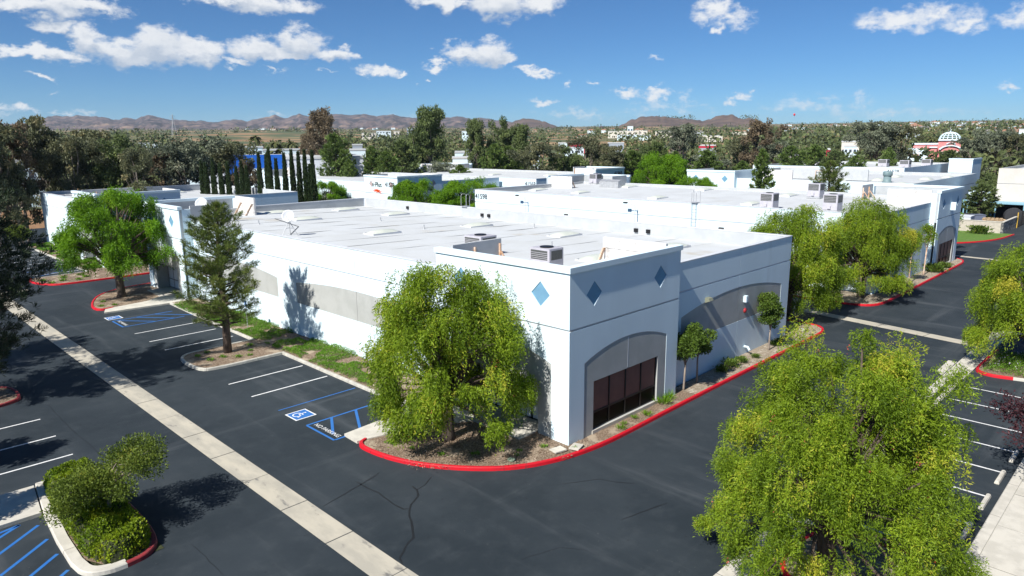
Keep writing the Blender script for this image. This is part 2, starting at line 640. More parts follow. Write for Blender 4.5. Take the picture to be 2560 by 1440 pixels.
def terrain():
    rr = np.concatenate([[0.1], np.linspace(60, 280, 6), np.geomspace(320, 9000, 46)])
    na = 160
    th = np.linspace(0, 2 * PI, na, endpoint=False)
    X = CAM[0] + rr[:, None] * np.cos(th)
    Y = CAM[1] + rr[:, None] * np.sin(th)
    Z = tz(X, Y)
    for i in range(len(rr)):
        if rr[i] > 330:
            k = min((rr[i] - 330) / 900, 1)
            for j in range(na):
                Z[i, j] += k * 10 * noise.noise(Vector((X[i, j] / 420, Y[i, j] / 420, 3)))
    v = np.stack([X, Y, Z], -1).reshape(-1, 3)
    q = [(i * na + j, (i + 1) * na + j, (i + 1) * na + (j + 1) % na, i * na + (j + 1) % na) for i in range(len(rr) - 1) for j in range(na)]
    M = mat('dry_grass_land', (.33, .23, .12), (.25, .15, .08), .006, .95, coord='World', lo=.4, hi=.6, c3=(.085, .105, .05), s3=.011, lo3=.42, hi3=.56)
    me = bpy.data.meshes.new('ground')
    me.from_pydata([tuple(p) for p in v], [], q)
    me.shade_smooth()
    me.materials.append(M)
    o = link('ground', me)
    o['kind'] = 'structure'


terrain()

LOT = struct(MB().poly([(-75, -75), (178, -75), (178, 112), (-75, 112)], 0.0), 'parking_lot', M_ASPH)
struct(MB().poly([(-75, 112), (20, 112), (20, 150), (-75, 150)], .02), 'dirt_slope', M_DIRT)


def slabs(name, pts, w, step, material, z1=.006, parent=None, gap=.02):
    """Row of concrete slabs along a line pts[0] -> pts[1], width w to the left."""
    p0, p1 = Vector(pts[0]), Vector(pts[1])
    d = (p1 - p0)
    n = max(1, round(d.length / step))
    u = d.normalized()
    s = Vector((-u.y, u.x)) * w
    root = struct(MB().poly([tuple(p0), tuple(p1), tuple(p1 + s), tuple(p0 + s)], z1 - .004), name, M_ASPH)
    for i in range(n):
        a = p0 + d * (i / n) + u * gap
        b = p0 + d * ((i + 1) / n) - u * gap
        q = [a, b, b + s, a + s]
        me = MB().prism([tuple(p) for p in q], z1 - .003, z1 + .004 + .004 * (i % 3))
        me.build('slab', material, root)
    return root


slabs('concrete_gutter', [(-10.17, -20.2), (-10.17, 58.6)], 1.03, 3.03, M_CONC)
slabs('concrete_gutter', [(-30, 56.75), (-8.2, 56.75)], .75, 3.0, M_CONC, .012)
slabs('concrete_gutter', [(28.75, -9.05), (30.75, 3.2)], -1.0, 3.0, M_CONC, .012)
slabs('concrete_gutter', [(30.75, 3.2), (30.75, 55)], -1.0, 3.0, M_CONC, .012)
slabs('concrete_gutter', [(-22, -10.03), (60, -10.03)], .98, 3.0, M_WALK)
slabs('concrete_gutter', [(66.2, -6.0), (66.9, 3.0)], -.8, 3.0, M_CONC, .012)
MB().poly([(14.5, -9.75), (17, -9.8), (19.5, -9.72), (22.3, -9.8), (22.4, -9.55), (19, -9.5), (16.5, -9.58), (14.6, -9.5)], .028).build('tar_patch', M_ASPH, LOT)
MB().poly([(21.3, -9.0), (24.6, -9.0), (24.6, -8.55), (21.9, -8.6)], .009).build('concrete_patch', M_WALK, LOT)


M_JOINT = mat('kerb_joint', (.05, .03, .03), rough=.9)


def kerb(pts, name='kerb', material=None, w=.16, h=.15, side=1, closed=False):
    """Kerb along its outer edge; the body lies on the left (+1) or right (-1) of the path."""
    P = [Vector(p) for p in pts]
    n = len(P)
    off = []
    for i in range(n):
        a = P[i] - P[i - 1] if (i > 0 or closed) else P[1] - P[0]
        b = P[(i + 1) % n] - P[i] if (i < n - 1 or closed) else P[-1] - P[-2]
        a, b = a.normalized(), b.normalized()
        na, nb = Vector((-a.y, a.x)), Vector((-b.y, b.x))
        mm = (na + nb)
        mm = mm.normalized() if mm.length > 1e-6 else na
        k = min(1 / max(mm.dot(na), .4), 2.0)
        off.append(mm * k * side)
    prof = [(0, -.02), (.018, h - .03), (.045, h), (w - .01, h), (w, h - .03), (w, -.02)]
    v, f = [], []
    for p, o in zip(P, off):
        v += [(p.x + o.x * a, p.y + o.y * a, z) for a, z in prof]
    m_ = len(prof)
    for i in range(n if closed else n - 1):
        j = (i + 1) % n
        f += [(i * m_ + k, j * m_ + k, j * m_ + k + 1, i * m_ + k + 1) for k in range(m_ - 1)]
    if not closed:
        f += [tuple(range(m_)), tuple((n - 1) * m_ + k for k in reversed(range(m_)))]
    ko = struct(MB().add(v, f), name, material or M_KERB)
    # expansion joints
    run, nxt = 0.0, 1.6
    for i in range(n - 1):
        seg = P[i + 1] - P[i]
        while run + seg.length > nxt:
            t_ = (nxt - run) / seg.length
            c = P[i] + seg * t_
            o_ = (off[i] * (1 - t_) + off[i + 1] * t_).normalized()
            d_ = Vector((-o_.y, o_.x)) * .007
            vv = []
            for sgn in (-1, 1):
                vv += [(c.x + o_.x * a + d_.x * sgn, c.y + o_.y * a + d_.y * sgn, z + .0015) for a, z in ((-.0025, -.02), (.0155, h - .03), (.044, h), (w - .01, h))]
            MB().add(vv, [(k, k + 1, k + 5, k + 4) for k in range(3)]).build('joint', M_JOINT, ko)
            nxt += 3.05
        run += seg.length
    return ko


def arc_smooth(pts, it=2):
    for _ in range(it):
        q = [pts[0]]
        for a, b in zip(pts[:-1], pts[1:]):
            q += [(.75 * a[0] + .25 * b[0], .75 * a[1] + .25 * b[1]), (.25 * a[0] + .75 * b[0], .25 * a[1] + .75 * b[1])]
        pts = q + [pts[-1]]
    return pts


def bumpy_bed(name, outline, z, material, amp=.03, step=.45):
    """Planting bed: outline filled with a slightly uneven surface."""
    bm = bmesh.new()
    vs = [bm.verts.new((x, y, z)) for x, y in outline]
    bm.faces.new(vs)
    bmesh.ops.triangulate(bm, faces=bm.faces)
    for _ in range(12):
        es = [e for e in bm.edges if e.calc_length() > step * 2.2]
        if not es:
            break
        bmesh.ops.subdivide_edges(bm, edges=es, cuts=1)
        bmesh.ops.triangulate(bm, faces=[f for f in bm.faces if len(f.verts) > 3])
        if len(bm.faces) > 6000:
            break
    for v in bm.verts:
        if not v.is_boundary:
            v.co.z += amp * (noise.noise(v.co * 1.3) + .7 * noise.noise(v.co * 3.7))
    me = bpy.data.meshes.new(name)
    bm.to_mesh(me)
    bm.free()
    me.materials.append(material)
    o = link(name, me)
    o['kind'] = 'structure'
    return o


# corner bed of the near building with the red kerb
redA = arc_smooth([(-5.7, 7.02), (-6.12, 6.86), (-6.34, 6.25), (-6.12, 4.5), (-5.5, 2.9), (-4.25, 1.15), (-3.0, .05), (-1.3, -.68), (.8, -1.05), (3, -1.08), (6, -1.02)])
redA2 = [(6, -1.02), (12, -.98), (18, -.97), (24, -.97)] + arc_smooth([(24, -.97), (25.7, -.95), (26.9, -.4), (27.25, .8), (27.1, 2.2)])[1:]
kerb(redA + redA2[1:], 'red_kerb', M_RED, w=.17)
kerb([(27.1, 2.2), (26.6, 4.5), (26.2, 50)], 'kerb')
bedA = [(p[0], p[1]) for p in redA + redA2[1:]]
inset = []
for i, p in enumerate(bedA):
    a = Vector(bedA[max(i - 1, 0)]); b = Vector(bedA[min(i + 1, len(bedA) - 1)])
    d = (b - a).normalized()
    inset.append((p[0] - d.y * .12, p[1] + d.x * .12))
k1 = next(i for i, p in enumerate(inset) if p[0] > 9.0)
bumpy_bed('planting_bed', inset[:k1] + [(9.2, -.87), (9.2, .5), (.5, .5), (.5, 2.0), (-1.0, 2.0), (-1.0, 5.0), (-3.3, 6.25), (-5.6, 6.95)], .075, M_MULCH)
bumpy_bed('planting_bed', [(9.2, .5), (9.2, -.87)] + inset[k1:] + [(26.3, 6), (22.8, 6), (22.8, .9)], .085, M_GRAVEL)
# entry walk and ramp
struct(MB().prism([(-1.03, 1.98), (-1.03, 5.0), (-3.3, 6.22), (-5.85, 6.9), (-6.1, 6.95), (-6.05, 8.05), (-4.0, 8.2), (-2.2, 8.25), (-2.05, 9.4), (.97, 9.4), (.97, 7.2), (1.6, 7.2), (1.6, 1.98)], -.02, .125), 'entry_walk', M_WALK)
# bed along the long wall with the pine island
kp = [(-2.05, 9.4), (-2.03, 14), (-1.95, 21.55)] + arc_smooth([(-1.95, 21.62), (-6.2, 21.62), (-6.95, 22.2), (-6.95, 25.0), (-6.3, 25.95), (-4.6, 26.05), (-1.85, 26.0)]) + [(-1.8, 30.6), (-1.7, 36), (-1.55, 41.4)]
kerb(kp, 'kerb', side=-1, w=.17)
bumpy_bed('planting_bed', [(-1.9, 9.4), (-1.88, 14), (-1.8, 21.8), (-6.1, 21.78), (-6.75, 22.4), (-6.75, 24.9), (-6.1, 25.8), (-4.6, 25.9), (-1.7, 25.9), (-1.65, 30.6), (-1.55, 36), (-1.4, 41.4), (1.1, 41.4), (1.1, 9.4)], .11, M_MULCH)
# far corner bed with red kerb
redB = arc_smooth([(-5.2, 43.15), (-5.95, 42.95), (-6.45, 43.4), (-6.4, 45.0), (-5.6, 47.5), (-4.6, 49.4), (-2.9, 50.9), (-.9, 51.5), (2, 51.6), (9, 51.6)])
kerb(redB, 'red_kerb', M_RED, side=-1, w=.17)
bumpy_bed('planting_bed', [(p[0] + .1, p[1] - .05) for p in redB] + [(9, 50), (.6, 50), (.6, 48.3), (-1.0, 48.3), (-1.2, 44.6), (-2.6, 43.6), (-5.1, 43.2)], .11, M_MULCH)
struct(MB().prism([(-6.3, 41.75), (-1.55, 41.4), (1.0, 41.4), (1.0, 48.3), (-1.0, 48.3), (-1.2, 44.6), (-2.6, 43.6), (-5.1, 43.15), (-5.9, 42.9)], -.02, .12), 'entry_walk', M_WALK)
# island in front of the next building to the left
redL = arc_smooth([(-6.9, 62.6), (-7.3, 61.7), (-7.15, 59.5), (-6.2, 57.5), (-4.6, 57.15), (-2.3, 57.15), (9, 57.2)])
kerb(redL, 'red_kerb', M_RED, side=1, w=.17)
bumpy_bed('planting_bed', [(p[0] + .05, p[1] + .12) for p in redL] + [(9, 63), (-2, 62.8)], .11, M_MULCH)
kerb([(-6.9, 62.6), (-2.0, 63.0), (-1.9, 74), (-1.9, 92)], 'kerb', side=-1)
bumpy_bed('planting_bed', [(-1.75, 63), (-1.75, 92), (1.0, 92), (1.0, 63)], .11, M_MULCH)
# island with the clipped hedge (left foreground)
isC = [(-15.4, 12.75), (-16.94, 12.7), (-17.27, 9.9), (-17.42, 7.5), (-17.45, 5.7)]
isC_g = isC + arc_smooth([(-17.45, 5.7), (-17.35, 4.75), (-16.75, 4.36), (-16.2, 4.33)])[1:]
isC_r = arc_smooth([(-16.2, 4.33), (-15.55, 4.42), (-15.05, 4.95), (-14.88, 5.9), (-14.84, 7.2)]) + [(-14.84, 9.5)]
kerb(isC_g, 'kerb', M_WALK, side=1, w=.36)
kerb(isC_r, 'faded_red_kerb', M_OLDRED, side=1, w=.17)
kerb([(-14.84, 9.5), (-14.9, 12.0), (-15.4, 12.75)], 'kerb', side=1, w=.17)
bumpy_bed('planting_bed', [(-15.5, 12.6), (-16.8, 12.5), (-17.05, 9.9), (-17.1, 5.7), (-16.6, 4.6), (-16.1, 4.5), (-15.4, 4.7), (-15.0, 5.6), (-14.98, 11.9)], .1, M_MULCH)
struct(MB().prism([(-26, 10.1), (-17.3, 9.95), (-17.0, 12.55), (-26, 12.7)], -.02, .13), 'concrete_walk', M_WALK)
# left island under the dark pines
isD = arc_smooth([(-26, 22.7), (-17.0, 23.55), (-15.4, 23.95), (-15.0, 24.6), (-15.0, 26.6), (-15.8, 27.4), (-26, 27.4)])
kerb(isD, 'faded_red_kerb', M_OLDRED, side=1)
bumpy_bed('planting_bed', [(p[0] - .1, p[1] + (.1 if p[1] < 25 else -.1)) for p in isD], .11, M_MULCH)
# right islands
isR = [(28.6, -10.15), (25.8, -10.1)] + arc_smooth([(25.8, -10.1), (24.4, -10.06), (23.2, -10.15), (22.75, -10.9), (23.0, -12.0)])[1:]
kerb(isR, 'red_kerb', M_RED, side=1)
kerb([(23.0, -12.0), (23.6, -14.2)], 'kerb', side=1)
bumpy_bed('planting_bed', [(28.5, -10.3)] + [(p[0] + .05, p[1] - .12) for p in isR[1:]] + [(23.2, -12.0), (23.8, -16.5), (28.5, -16.5)], .11, M_MULCH)
isR2 = arc_smooth([(40, -10.12), (36.5, -10.1), (34.9, -10.15), (34.4, -11), (34.8, -12.8), (35, -16)])
kerb(isR2, 'red_kerb', M_RED, side=1)
bumpy_bed('planting_bed', [(p[0] + .1, p[1] - .1) for p in isR2] + [(40, -16)], .11, M_MULCH)
isE = arc_smooth([(1.4, -14.2), (1.2, -11.4), (.6, -10.3), (-.7, -10.08), (-2.0, -10.12), (-2.9, -10.9), (-3.2, -12.2), (-3.2, -14.2)])
kerb(isE, 'red_kerb', M_RED, side=1)
bumpy_bed('planting_bed', [(p[0] * .96 - .02, p[1] - .1) for p in isE], .11, M_GRAVEL)
# sidewalk at the right edge
sw = slabs('sidewalk', [(-30, -14.62), (22.5, -14.62)], -3.6, 3.0, M_WALK, .14)
struct(MB().prism([(-30, -14.6), (22.5, -14.6), (22.5, -18.24), (-30, -18.24)], -.02, .135), 'sidewalk_base', M_KERB)
kerb([(22.5, -14.24), (-30, -14.24)], 'kerb', M_WALK, side=1, w=.36, h=.15)
bumpy_bed('planting_bed', [(-30, -18.26), (-30, -24), (30, -24), (30, -16.6), (22.6, -16.6), (22.6, -18.26)], .1, M_MULCH)
# second building's bed
redB2 = arc_smooth([(35.1, 9), (35.15, 2.2), (35.2, .5), (35.9, -.8), (37.8, -1.15), (40, -1.15)]) + [(50, -1.12)] + arc_smooth([(60, -1.1), (62.8, -1.05), (64.6, -.4), (64.95, .9), (64.8, 3.0)])
kerb(redB2, 'red_kerb', M_RED, side=1, w=.17)
bumpy_bed('planting_bed', [(p[0] + (.15 if p[0] < 36 else 0) - (.15 if p[0] > 64 else 0), p[1] + .1) for p in redB2] + [(62.6, 3), (62.6, .6), (41, .6), (41, 9)], .11, M_GRAVEL)
# lawn beyond the second building
lawn = arc_smooth([(74, 12), (74.6, 7), (77.2, 3.2), (80, 1.35), (84.5, -.15), (90.9, -.6)])
kerb(lawn, 'red_kerb', M_RED, side=1, w=.18)
M_LAWN = mat('mown_grass', (.075, .16, .022), (.115, .19, .035), 2.5, .9, .6, 30, coord='World', c3=(.17, .17, .06), s3=.5, lo3=.58, hi3=.75)
struct(MB().poly([(p[0] + .1, p[1] + .15) for p in lawn] + [(90.6, 5.6), (85.5, 10.5), (82, 14)], .12), 'lawn', M_LAWN)


# ---------------------------------------------------------------- painted markings on the lot
def stripe(p, q, w=.10, z=.005, material=None, name='parking_stripe'):
    a, b = Vector(p), Vector(q)
    u = (b - a).normalized()
    s = Vector((-u.y, u.x)) * w / 2
    return MB().poly([tuple(a + s), tuple(a - s), tuple(b - s), tuple(b + s)], z).build(name, material or M_WHITE, LOT)


for y in (15.93, 18.68, 28.08, 30.86, 33.74):
    stripe((-6.66, y), (-2.2, y))
for y in (65.0, 70.4, 73.2, 76.0, 78.8, 81.6, 84.4, 87.2):
    stripe((-6.6, y), (-2.0, y))
for y in (14.92, 17.67, 20.5):
    stripe((-15.1, y), (-20.0, y))
for x in (20.1, 17.55, 15.0, 12.48, 9.94, 7.32, 4.71, 2.1):
    stripe((x, -10.1), (x, -13.95), z=.026 if x > 14 else .005)
stripe((-6.62, 13.1), (-2.2, 13.1), .08, material=M_BLUE)
stripe((-6.6, 67.7), (-2, 67.7), .1, material=M_BLUE)
stripe((-6.6, 63.6), (-2.2, 66.9), .1, material=M_BLUE)


def hatch(ylo, yhi, flip):
    """Blue access aisle: frame of three sides and slanting bars."""
    b = dict(w=.11, material=M_BLUE, name='access_aisle_line')
    stripe((-6.6, ylo), (-6.6, yhi), **b)
    stripe((-6.6, yhi), (-2.3, yhi), z=.009, **b)
    stripe((-6.55, ylo), (-5.0 if flip else -2.3, ylo), z=.009, **b)
    for x in (-6.3, -4.95, -3.6):
        if flip:
            stripe((x - .25 if x > -6 else x, ylo + .05 + (.55 if x < -6 else 0)), (x + 1.0, yhi - .03), w=.13, z=.013, material=M_BLUE, name='access_aisle_line')
        else:
            stripe((x, yhi - .1), (x + 1.9, ylo + .03), w=.12, z=.013, material=M_BLUE, name='access_aisle_line')


hatch(8.0, 10.4, True)
hatch(36.3, 38.75, False)
for k in range(6):
    stripe((-20.5, 3.0 + k * 1.25), (-17.55, 5.55 + k * 1.25) if 5.55 + k * 1.25 < 9.8 else (-18.0, 9.8), w=.12, material=M_BLUE, name='access_aisle_line')


def wheelchair_symbol(x0, x1, y0, y1):
    """Blue square with white border and the wheelchair sign; its up direction is +x."""
    MB().poly([(x0, y0), (x1, y0), (x1, y1), (x0, y1)], .006).build('symbol_border', M_WHITE, LOT)
    b = .075
    sq = MB().poly([(x0 + b, y0 + b), (x1 - b, y0 + b), (x1 - b, y1 - b), (x0 + b, y1 - b)], .010).build('symbol_field', M_BLUE, LOT)
    cx, cy, s = (x0 + x1) / 2, (y0 + y1) / 2, (x1 - x0)

    def P(u, v):                       # u to the reader's right (-y), v up (+x)
        return (cx + v * s, cy - u * s)
    g = MB()
    n = 18
    r0, r1 = .17, .225
    c = (-.06, -.12)
    pts = [(c[0] + r1 * math.cos(t), c[1] + r1 * math.sin(t)) for t in np.linspace(1.9, 5.9, n)]
    pin = [(c[0] + r0 * math.cos(t), c[1] + r0 * math.sin(t)) for t in np.linspace(1.9, 5.9, n)]
    for i in range(n - 1):
        g.poly([P(*pts[i]), P(*pts[i + 1]), P(*pin[i + 1]), P(*pin[i])], .014)
    for a in ([(-.10, .2), (-.04, .2), (-.02, -.08), (-.08, -.08)], [(-.06, .10), (.10, .10), (.10, .05), (-.06, .05)], [(-.08, -.08), (.12, -.08), (.12, -.03), (-.06, -.03)],
              [(.08, -.06), (.14, -.05), (.22, -.26), (.165, -.28)], [(.165, -.28), (.27, -.24), (.28, -.20), (.19, -.23)]):
        g.poly([P(*p) for p in a], .0145)
    g.poly([P(-.075 + .05 * math.cos(t), .265 + .05 * math.sin(t)) for t in np.linspace(0, 2 * PI, 12)[:-1]], .0145)
    g.build('wheelchair_sign', M_WHITE, LOT)


wheelchair_symbol(-6.68, -5.58, 11.26, 12.36)
wheelchair_symbol(-6.74, -5.68, 39.3, 40.36)


def ground_text(body, size, x, y, parent=LOT):
    o = link('lettering', text_mesh(body, size, M_WHITE, .001), parent)
    o.location = (x, y, .017)
    o.rotation_euler = (0, 0, -PI / 2)


ground_text('NO PARKING', .34, -6.36, 9.17)
ground_text('NO PARKING', .30, -6.36, 37.5)


# dark sealed cracks in the asphalt
def ground_px(px, py):
    v = ray(px, py)
    k = -13.0 / v[2]
    return (CAM[0] + v[0] * k, CAM[1] + v[1] * k)


M_SEAL = mat('crack_sealant', (.014, .016, .019), rough=.6)


def crack(pix, w):
    pts = [Vector(ground_px(*p)) for p in pix]
    fine = []
    for a, b in zip(pts[:-1], pts[1:]):
        n = max(2, int((b - a).length / .35))
        fine += [a + (b - a) * (i / n) for i in range(n)]
    fine.append(pts[-1])
    mb = MB()
    L, Rr = [], []
    for i, p in enumerate(fine):
        d = (fine[min(i + 1, len(fine) - 1)] - fine[max(i - 1, 0)]).normalized()
        s = Vector((-d.y, d.x))
        p = p + s * .07 * noise.noise(Vector((p.x * 1.7, p.y * 1.7, 5)))
        ww = w * (.6 + .6 * abs(noise.noise(Vector((p.x * 2.3, p.y * 2.3, 9))))) * (.4 if i in (0, len(fine) - 1) else 1)
        L.append(p + s * ww)
        Rr.append(p - s * ww)
    n = len(fine)
    mb.add([(p.x, p.y, .0045) for p in L] + [(p.x, p.y, .0045) for p in Rr], [(i, i + 1, n + i + 1, n + i) for i in range(n - 1)])
    mb.build('sealed_crack', M_SEAL, LOT)


for pix, w in [([(808, 1266), (860, 1236), (900, 1213), (950, 1182)], .035), ([(890, 1203), (905, 1213), (945, 1232), (985, 1260), (1010, 1272), (1022, 1270)], .035),
               ([(1030, 1215), (1042, 1225), (1045, 1240), (1028, 1262), (1025, 1290), (1032, 1318), (1034, 1345), (1015, 1365), (1000, 1395), (1005, 1410)], .05),
               ([(1042, 1225), (1062, 1212), (1078, 1192)], .03), ([(1380, 1214), (1440, 1205), (1500, 1198), (1540, 1206), (1585, 1208)], .025),
               ([(1555, 1300), (1600, 1282), (1670, 1258)], .03), ([(640, 1165), (700, 1150)], .015), ([(905, 1000), (880, 990), (820, 1002)], .02), ([(870, 1000), (905, 1030)], .015),
               ([(120, 1010), (150, 1045), (190, 1085), (260, 1140)], .012), ([(480, 1360), (560, 1440)], .012), ([(1300, 1400), (1400, 1370), (1470, 1375)], .012)]:
    crack(pix, w)

# concrete wheel stops
stop_me = MB().add([(-.66, -.09, 0), (.66, -.09, 0), (.66, .09, 0), (-.66, .09, 0), (-.64, -.06, .13), (.64, -.06, .13), (.64, .06, .13), (-.64, .06, .13)],
                   [(0, 3, 2, 1), (4, 5, 6, 7), (0, 1, 5, 4), (1, 2, 6, 5), (2, 3, 7, 6), (3, 0, 4, 7)]).mesh('wheel_stop', M_WALK, bevel=.02)
pin_me = [MB().lathe([(.02, .0), (.02, .006)], (s, 0, .13), 8).mesh('steel_pin', M_METAL) for s in (-.45, .45)]
for x in (11.85, 9.3, 6.72, 4.1, 1.45):
    t = thing('wheel_stop', 'low pale concrete wheel stop at the head of a stall by the sidewalk', 'wheel stop', (x, -13.92, 0), 0, 'wheel stops along the sidewalk')
    link('block', stop_me, t)
    for pm in pin_me:
        link('steel_pin', pm, t)

# ---------------------------------------------------------------- the business-park buildings (tilt-up concrete, corner towers)
def arc_pts(a0, a1, z0, z1, n=14):
    """Points of a shallow arch from (a0, z0) over the crown z1 to (a1, z0)."""
    h = (a1 - a0) / 2
    r = (h * h + (z1 - z0) ** 2) / (2 * (z1 - z0))
    c = (a0 + a1) / 2
    return [(s, math.sqrt(max(r * r - (s - c) ** 2, 0)) - r + z1) for s in np.linspace(a0, a1, n)]


def arch_z(s, a0, a1, z0, z1):
    h = (a1 - a0) / 2
    r = (h * h + (z1 - z0) ** 2) / (2 * (z1 - z0))
    return math.sqrt(max(r * r - (s - (a0 + a1) / 2) ** 2, 0)) - r + z1


ZT, ZG0, ZG1, ZW = 7.85, 5.10, 5.20, 6.72     # tower top, reveal joint, wall top


def rect(a, b, c, d):
    return [(a, c), (b, c), (b, d), (a, d)]


def module(name, label, ox, oy, sx=1, sy=1, Wd=23.2, L=50.2, skylights=(), ladder=32.3, near=True, far=True, dia=None, roofmat=None, windows=True, joints_front=None):
    """One building: long front at u=0.95 (+towers at u=0), ends at v=0.7 and L-0.7, rear at u=Wd."""
    dia = dia or M_DIA
    roofmat = roofmat or M_ROOF

    def T(u, v, z):
        return (ox + sx * u, oy + sy * v, z)
    root = thing(name, label, 'building', (0, 0, 0))
    mb = lambda: MB(T)
    FR = lambda s, z, d: (.95 + d, s, z)
    RE = lambda s, z, d: (Wd - d, s, z)
    EN = lambda s, z, d: (s, .7 + d, z)
    EF = lambda s, z, d: (s, L - .7 - d, z)
    t0, t1 = .05, .25
    # cores
    mb().slab(rect(.75, L - .75, 0, ZW - .02), [], t0, t1, FR).build('front_wall', M_GRV, root)
    mb().slab(rect(.75, L - .75, 0, ZW - .02), [], t0, t1, RE).build('rear_wall', M_GRV, root)
    mb().slab(rect(1.21, Wd - .26, 0, ZW - .02), [], t0, t1, EN).build('end_wall', M_GRV, root)
    mb().slab(rect(1.21, Wd - .26, 0, ZW - .02), [], t0, t1, EF).build('end_wall', M_GRV, root)
    # inner parapet skin
    ins = mb()
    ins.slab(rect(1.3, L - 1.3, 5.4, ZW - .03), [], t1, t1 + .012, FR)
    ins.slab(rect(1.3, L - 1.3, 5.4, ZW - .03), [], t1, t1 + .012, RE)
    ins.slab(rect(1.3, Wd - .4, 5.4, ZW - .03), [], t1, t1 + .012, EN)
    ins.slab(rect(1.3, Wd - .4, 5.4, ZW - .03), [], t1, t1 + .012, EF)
    ins.build('parapet_lining', M_PARI, root)
    g = .013
    # long front: panels between the towers
    v0 = 8.6 if near else .7
    v1 = L - 8.6 if far else L - .7
    if near and far:
        js = [v0, 17.43, 25.87, L - 17.43, v1]
    else:
        k = max(2, round((v1 - v0) / 8.3))
        js = list(np.linspace(v0, v1, k + 1))
    arches = [(9.9, 24.7, 3.72, 4.16), (27.3, L - 9.9, 3.72, 4.16)] if near and far else []
    for i in range(len(js) - 1):
        a, b = js[i] + (g if i else -.0), js[i + 1] - (g if i < len(js) - 2 else 0)
        mb().slab(rect(a, b, ZG1, ZW), [], 0, t0, FR).build('wall_panel', M_STUC, root)
        ar = next((A for A in arches if A[0] < (a + b) / 2 < A[1]), None)
        if ar is None:
            mb().slab(rect(a, b, 0, ZG0), [], 0, t0, FR).build('wall_panel', M_STUC, root)
            continue
        s0, s1 = max(a, ar[0]), min(b, ar[1])
        top = [(s, arch_z(s, *ar)) for s in np.linspace(s0, s1, 12)]
        outer = [(a, 0)] + ([(s0, 0)] if s0 > a + .01 else [(a, top[0][1])]) * 1
        if s0 > a + .01:
            outer = [(a, 0), (s0, 0)] + top + [(b, ZG0), (a, ZG0)]
        else:
            outer = [(a, top[0][1])] + top[1:] + [(s1, 0), (b, 0), (b, ZG0), (a, ZG0)]
        mb().slab(outer, [], 0, t0, FR).build('wall_panel', M_STUC, root)
        mb().slab(rect(s0, s1, 0, 2.33), [], .004, t0, FR).build('wall_base_panel', M_STUC, root)
        mb().slab([(s0, 2.34), (s1, 2.34)] + top[::-1], [], .014, t0, FR).build('arched_band', M_GREY, root)
    # rear wall and far end
    for wall, lo_, hi_ in ((RE, .7, L - .7), (EF, .95 if not far else 8.5, Wd)):
        k = max(2, round((hi_ - lo_) / 8.3))
        js = np.linspace(lo_, hi_, k + 1)
        for i in range(k):
            a, b = js[i] + (g if i else 0), js[i + 1] - (g if i < k - 1 else 0)
            if wall is EF and not far and i == 0:
                a = .95
            if wall is EF and i == k - 1:
                b -= .055
            mb().slab(rect(a, b, ZG1, ZW), [], 0, t0, wall).build('wall_panel', M_STUC, root)
            mb().slab(rect(a, b, 0, ZG0), [], 0, t0, wall).build('wall_panel', M_STUC, root)
    # near end: arch band
    e0 = 8.5 if near else .95
    jm = 16.25
    ar = (9.95, 22.05, 3.75, 4.42)
    for a, b in ((e0, jm - g), (jm + g, Wd - .055)):
        mb().slab(rect(a, b, ZG1, ZW), [], 0, t0, EN).build('wall_panel', M_STUC, root)
        s0, s1 = max(a, ar[0]), min(b, ar[1])
        top = [(s, arch_z(s, *ar)) for s in np.linspace(s0, s1, 14)]
        if s0 > a + .01:
            outer = [(a, 0), (s0, 0)] + top + [(b, ZG0), (a, ZG0)]
        else:
            outer = top + [(s1, 0), (b, 0), (b, ZG0), (a, ZG0)]
        mb().slab(outer, [], 0, t0, EN).build('wall_panel', M_STUC, root)
        mb().slab(rect(s0, s1, 0, 2.33), [], .004, t0, EN).build('wall_base_panel', M_STUC, root)
        mb().slab([(s0, 2.34), (s1, 2.34)] + top[::-1], [], .012, t0, EN).build('arched_band', M_GREY, root)
    # caps
    cap = mb()
    cap.slab(rect(.7 if not near else 8.7, (L - .7) if not far else L - 8.7, ZW - .018, ZW + .035), [], -.03, t1 + .03, FR)
    cap.slab(rect(.68, L - .68, ZW - .018, ZW + .035), [], -.03, t1 + .03, RE)
    cap.slab(rect(8.62 if near else 1.23, Wd - .29, ZW - .018, ZW + .035), [], -.03, t1 + .03, EN)
    cap.slab(rect(8.62 if far else 1.23, Wd - .29, ZW - .018, ZW + .035), [], -.03, t1 + .03, EF)
    cap.build('parapet_cap', M_CAP, root)
    # roof
    zf, zr = 6.42, 5.82
    rz = lambda u: zf + (zr - zf) * (u - 1.2) / (Wd - 1.45)
    n = 10
    rf = mb()
    vs = [(u, v, rz(u) + (.05 * noise.noise(Vector((ox + u * .35, oy + v * .35, 1))) if 0 < i < n and 0 < j < 20 else 0)) for i, u in enumerate(np.linspace(1.21, Wd - .26, n + 1)) for j, v in enumerate(np.linspace(.96, L - .96, 21))]
    rf.add(vs, [(i * 21 + j, (i + 1) * 21 + j, (i + 1) * 21 + j + 1, i * 21 + j + 1) for i in range(n) for j in range(20)])
    roof = rf.build('roof', roofmat, root, smooth=True)
    if roofmat is M_ROOFD:
        for v in np.arange(3.0, L - 2, 2.95):
            mb().add([(1.25, v, rz(1.25) + .012), (Wd - .3, v, rz(Wd - .3) + .012), (Wd - .3, v + .07, rz(Wd - .3) + .02), (1.25, v + .07, rz(1.25) + .02), (1.25, v + .075, rz(1.25) - .03), (Wd - .3, v + .075, rz(Wd - .3) - .03)], [(0, 1, 2, 3), (3, 2, 5, 4)]).build('membrane_lap', roofmat, roof)
